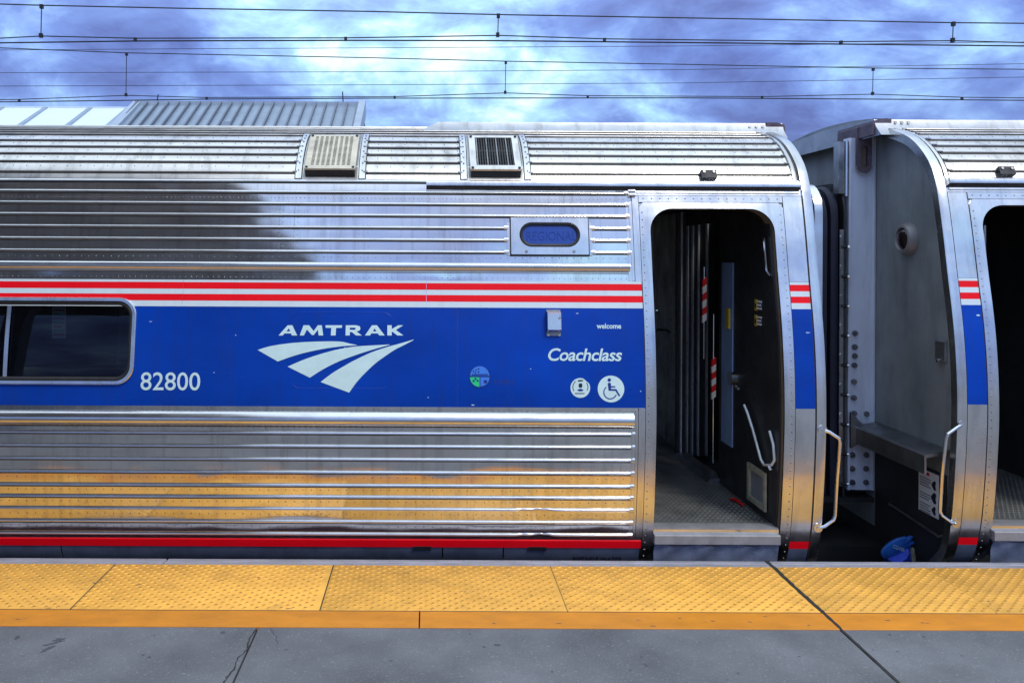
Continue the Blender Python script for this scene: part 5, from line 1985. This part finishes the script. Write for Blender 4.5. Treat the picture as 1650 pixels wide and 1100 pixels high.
for pts, lab in (([(0, 81), (300, 79), (600, 77.5), (1100, 74.5), (1650, 68)], 'topmost thin bare cable crossing between the two overhead lines'),
                 ([(0, 117.5), (600, 116), (1100, 112.5), (1650, 103)], 'thin bare cable crossing the long hangers at their middle'),
                 ([(0, 139), (600, 137), (1100, 134), (1650, 124.5)], 'lowest thin bare cable crossing the long hangers near their foot')):
    Q = [at(a, b, 24.0) for a, b in pts]
    Q = [Q[0] + (Q[0] - Q[1]).normalized() * 25] + Q + [Q[-1] + (Q[-1] - Q[-2]).normalized() * 25]
    m = MB().tube(Q, 0.0078, 5)
    o = m.build('cable', 'wire', None)
    o['label'] = lab
    o['category'] = 'cable'

# ------------------------------------------------------------------ station roofs beyond the tracks
fp_ = bpy.data.objects.new('far_platform', bpy.data.meshes.new('far_platform'))
bpy.data.objects.remove(fp_)
fpl = MB().box(-32, 30, 16.8, 24.0, -1.5, 0.0).build('platform', 'concrete', None, smooth=False)
fpl['kind'] = 'structure'

# grey standing-seam roof
d0, d1 = 16.9, 18.25
pt_l, pt_r = at(222, 167, d1), at(577, 164, d1)
zt = pt_l.z
xl, xr = pt_l.x, pt_r.x
zlo = at(300, 211, d0).z
dzdy = (zt - zlo) / (d1 - d0)
yE = d0 - 0.55
zE = zlo - 0.55 * dzdy
br = thing('metal_roofed_shelter', ((xl + xr) / 2, 18.2, 0.0), 'grey standing seam metal roof of a platform shelter behind the train', 'shelter')


def roofpt(x, y, h=0.0):
    return Vector((x, y - h * 0.5, zE + (y - yE) * dzdy + h * 0.85))


seams_n = 21
for i in range(seams_n):
    a = xl + (xr - xl) * i / seams_n
    b = xl + (xr - xl) * (i + 1) / seams_n
    m = MB()
    m.add([roofpt(a + 0.004, yE), roofpt(b - 0.004, yE), roofpt(b - 0.004, d1), roofpt(a + 0.004, d1), roofpt(a + 0.004, yE, -0.02), roofpt(b - 0.004, yE, -0.02), roofpt(b - 0.004, d1, -0.02), roofpt(a + 0.004, d1, -0.02)],
          [(0, 1, 2, 3), (7, 6, 5, 4), (0, 4, 5, 1), (1, 5, 6, 2), (2, 6, 7, 3), (3, 7, 4, 0)])
    m.build('roof_panel', 'roof_metal', br, smooth=False)
for i in range(seams_n + 1):
    a = xl + (xr - xl) * i / seams_n
    m = MB()
    w = 0.016
    m.add([roofpt(a - w, yE, -0.01), roofpt(a + w, yE, -0.01), roofpt(a + w, d1, -0.01), roofpt(a - w, d1, -0.01), roofpt(a - w, yE, 0.065), roofpt(a + w, yE, 0.065), roofpt(a + w, d1, 0.065), roofpt(a - w, d1, 0.065)],
          [(0, 3, 2, 1), (4, 5, 6, 7), (0, 1, 5, 4), (1, 2, 6, 5), (2, 3, 7, 6), (3, 0, 4, 7)])
    m.build('standing_seam', 'seam_metal', br, smooth=False)
MB().box(xl - 0.05, xr + 0.05, d1 - 0.05, d1 + 0.12, zt - 0.03, zt + 0.05).build('ridge_cap', 'roof_trim', br, smooth=False)
for x, w in ((xl - 0.10, 0.16), (xr + 0.02, 0.14)):
    m = MB()
    hh = 0.12 if x > xl else 0.09
    m.add([(x, yE - 0.05, zE - 0.30), (x + w, yE - 0.05, zE - 0.30), (x + w, d1 + 0.08, zt - 0.25), (x, d1 + 0.08, zt - 0.25), (x, yE - 0.05, zE + hh), (x + w, yE - 0.05, zE + hh), (x + w, d1 + 0.08, zt + hh), (x, d1 + 0.08, zt + hh)],
          [(0, 3, 2, 1), (4, 5, 6, 7), (0, 1, 5, 4), (1, 2, 6, 5), (2, 3, 7, 6), (3, 0, 4, 7)])
    m.build('verge_trim', 'roof_trim', br, smooth=False)
# back slope and walls
m = MB()
m.add([(xl, d1 + 0.1, zt), (xr + 0.1, d1 + 0.1, zt), (xr + 0.1, d1 + 2.2, zt - 1.25), (xl, d1 + 2.2, zt - 1.25)], [(0, 1, 2, 3)])
m.build('back_slope', 'roof_metal', br, smooth=False)
MB().box(xl + 0.1, xr - 0.05, yE + 0.25, d1 + 1.9, 0.0, zE - 0.02).build('wall', 'wall_grey', br, smooth=False)
m = MB()
m.add([(xr - 0.04, yE + 0.25, zE - 0.1), (xr - 0.04, d1 + 1.9, zE - 0.1), (xr - 0.04, d1, zt - 0.06)], [(0, 1, 2)])
m.build('gable', 'wall_grey', br, smooth=False)
for px, py0, py1, tilt in ((252, 166, 152.5, 3), (553, 165, 148, -1), (375, 168, 164, 1)):
    a = at(px, py0 + 3, d1 + 0.05)
    b = at(px + tilt, py1, d1 + 0.05)
    MB().tube([a, b], 0.012, 6).build('lightning_rod', 'wire', br)
p = at(365, 208, 16.8)
MB().box(p.x - 0.07, p.x + 0.07, p.y - 0.06, p.y + 0.06, p.z - 0.1, p.z + 0.14).build('roof_hood', 'roof_trim', br, smooth=False)

# white translucent canopy left of it
wr = thing('white_canopy', (-9.0, 19.0, 0.0), 'white panelled canopy roof at the left edge behind the train', 'canopy')
dA, dB = 17.4, 19.0
zA, zB = at(100, 214, dA).z, at(100, 174, dB).z
edges = [at(207, 174, dB).x, at(146, 174, dB).x, at(74, 174, dB).x, at(4, 174, dB).x]
step = edges[2] - edges[3]
while edges[-1] > -22:
    edges.append(edges[-1] - step)
sl = (zB - zA) / (dB - dA)
yS = dA - 0.8
zS = zA - 0.8 * sl
for a, b in zip(edges[1:], edges[:-1]):
    m = MB()
    m.add([(a + 0.05, yS, zS), (b - 0.05, yS, zS), (b - 0.05, dB, zB), (a + 0.05, dB, zB), (a + 0.05, yS, zS - 0.05), (b - 0.05, yS, zS - 0.05), (b - 0.05, dB, zB - 0.05), (a + 0.05, dB, zB - 0.05)],
          [(0, 1, 2, 3), (7, 6, 5, 4), (0, 4, 5, 1), (1, 5, 6, 2), (2, 6, 7, 3), (3, 7, 4, 0)])
    m.build('roof_panel', 'roof_white', wr, smooth=False)
for a in edges:
    m = MB()
    m.add([(a - 0.05, yS - 0.05, zS + 0.02), (a + 0.05, yS - 0.05, zS + 0.02), (a + 0.05, dB, zB + 0.02), (a - 0.05, dB, zB + 0.02), (a - 0.05, yS - 0.05, zS - 0.12), (a + 0.05, yS - 0.05, zS - 0.12), (a + 0.05, dB, zB - 0.12), (a - 0.05, dB, zB - 0.12)],
          [(0, 1, 2, 3), (7, 6, 5, 4), (0, 4, 5, 1), (1, 5, 6, 2), (2, 6, 7, 3), (3, 7, 4, 0)])
    m.build('glazing_bar', 'roof_metal', wr, smooth=False)
MB().box(edges[-1], edges[0], dB - 0.02, dB + 0.10, zB - 0.10, zB + 0.03).build('ridge', 'roof_white', wr, smooth=False)
for x in (-20, -15, -10, -7.2):
    MB().box(x - 0.1, x + 0.1, 19.0, 19.2, 0.0, zB - 0.1).build('column', 'roof_trim', wr, smooth=False)

# ------------------------------------------------------------------ the canopy over the near platform, mirrored in the left half of the car
nc = thing('platform_canopy', (-9, -2, 0), 'dark platform canopy behind the viewer, mirrored in the left steel panels', 'canopy')
m = MB().box(-26, -2.0, -6.0, 3.9, 4.5, 4.75)
m.build('roof_slab', 'canopy_dark', nc, smooth=False)
m = MB().box(-26, -2.0, 3.9, 4.02, 4.35, 4.80)
m.build('fascia', 'roof_trim', nc, smooth=False)
for x in (-24, -18, -12, -6, -2.6):
    MB().box(x - 0.15, x + 0.15, -2.2, -1.9, 0.0, 4.5).build('column', 'canopy_dark', nc, smooth=False)
    MB().box(x - 0.1, x + 0.1, -5.8, 3.8, 4.25, 4.5).build('beam', 'canopy_dark', nc, smooth=False)
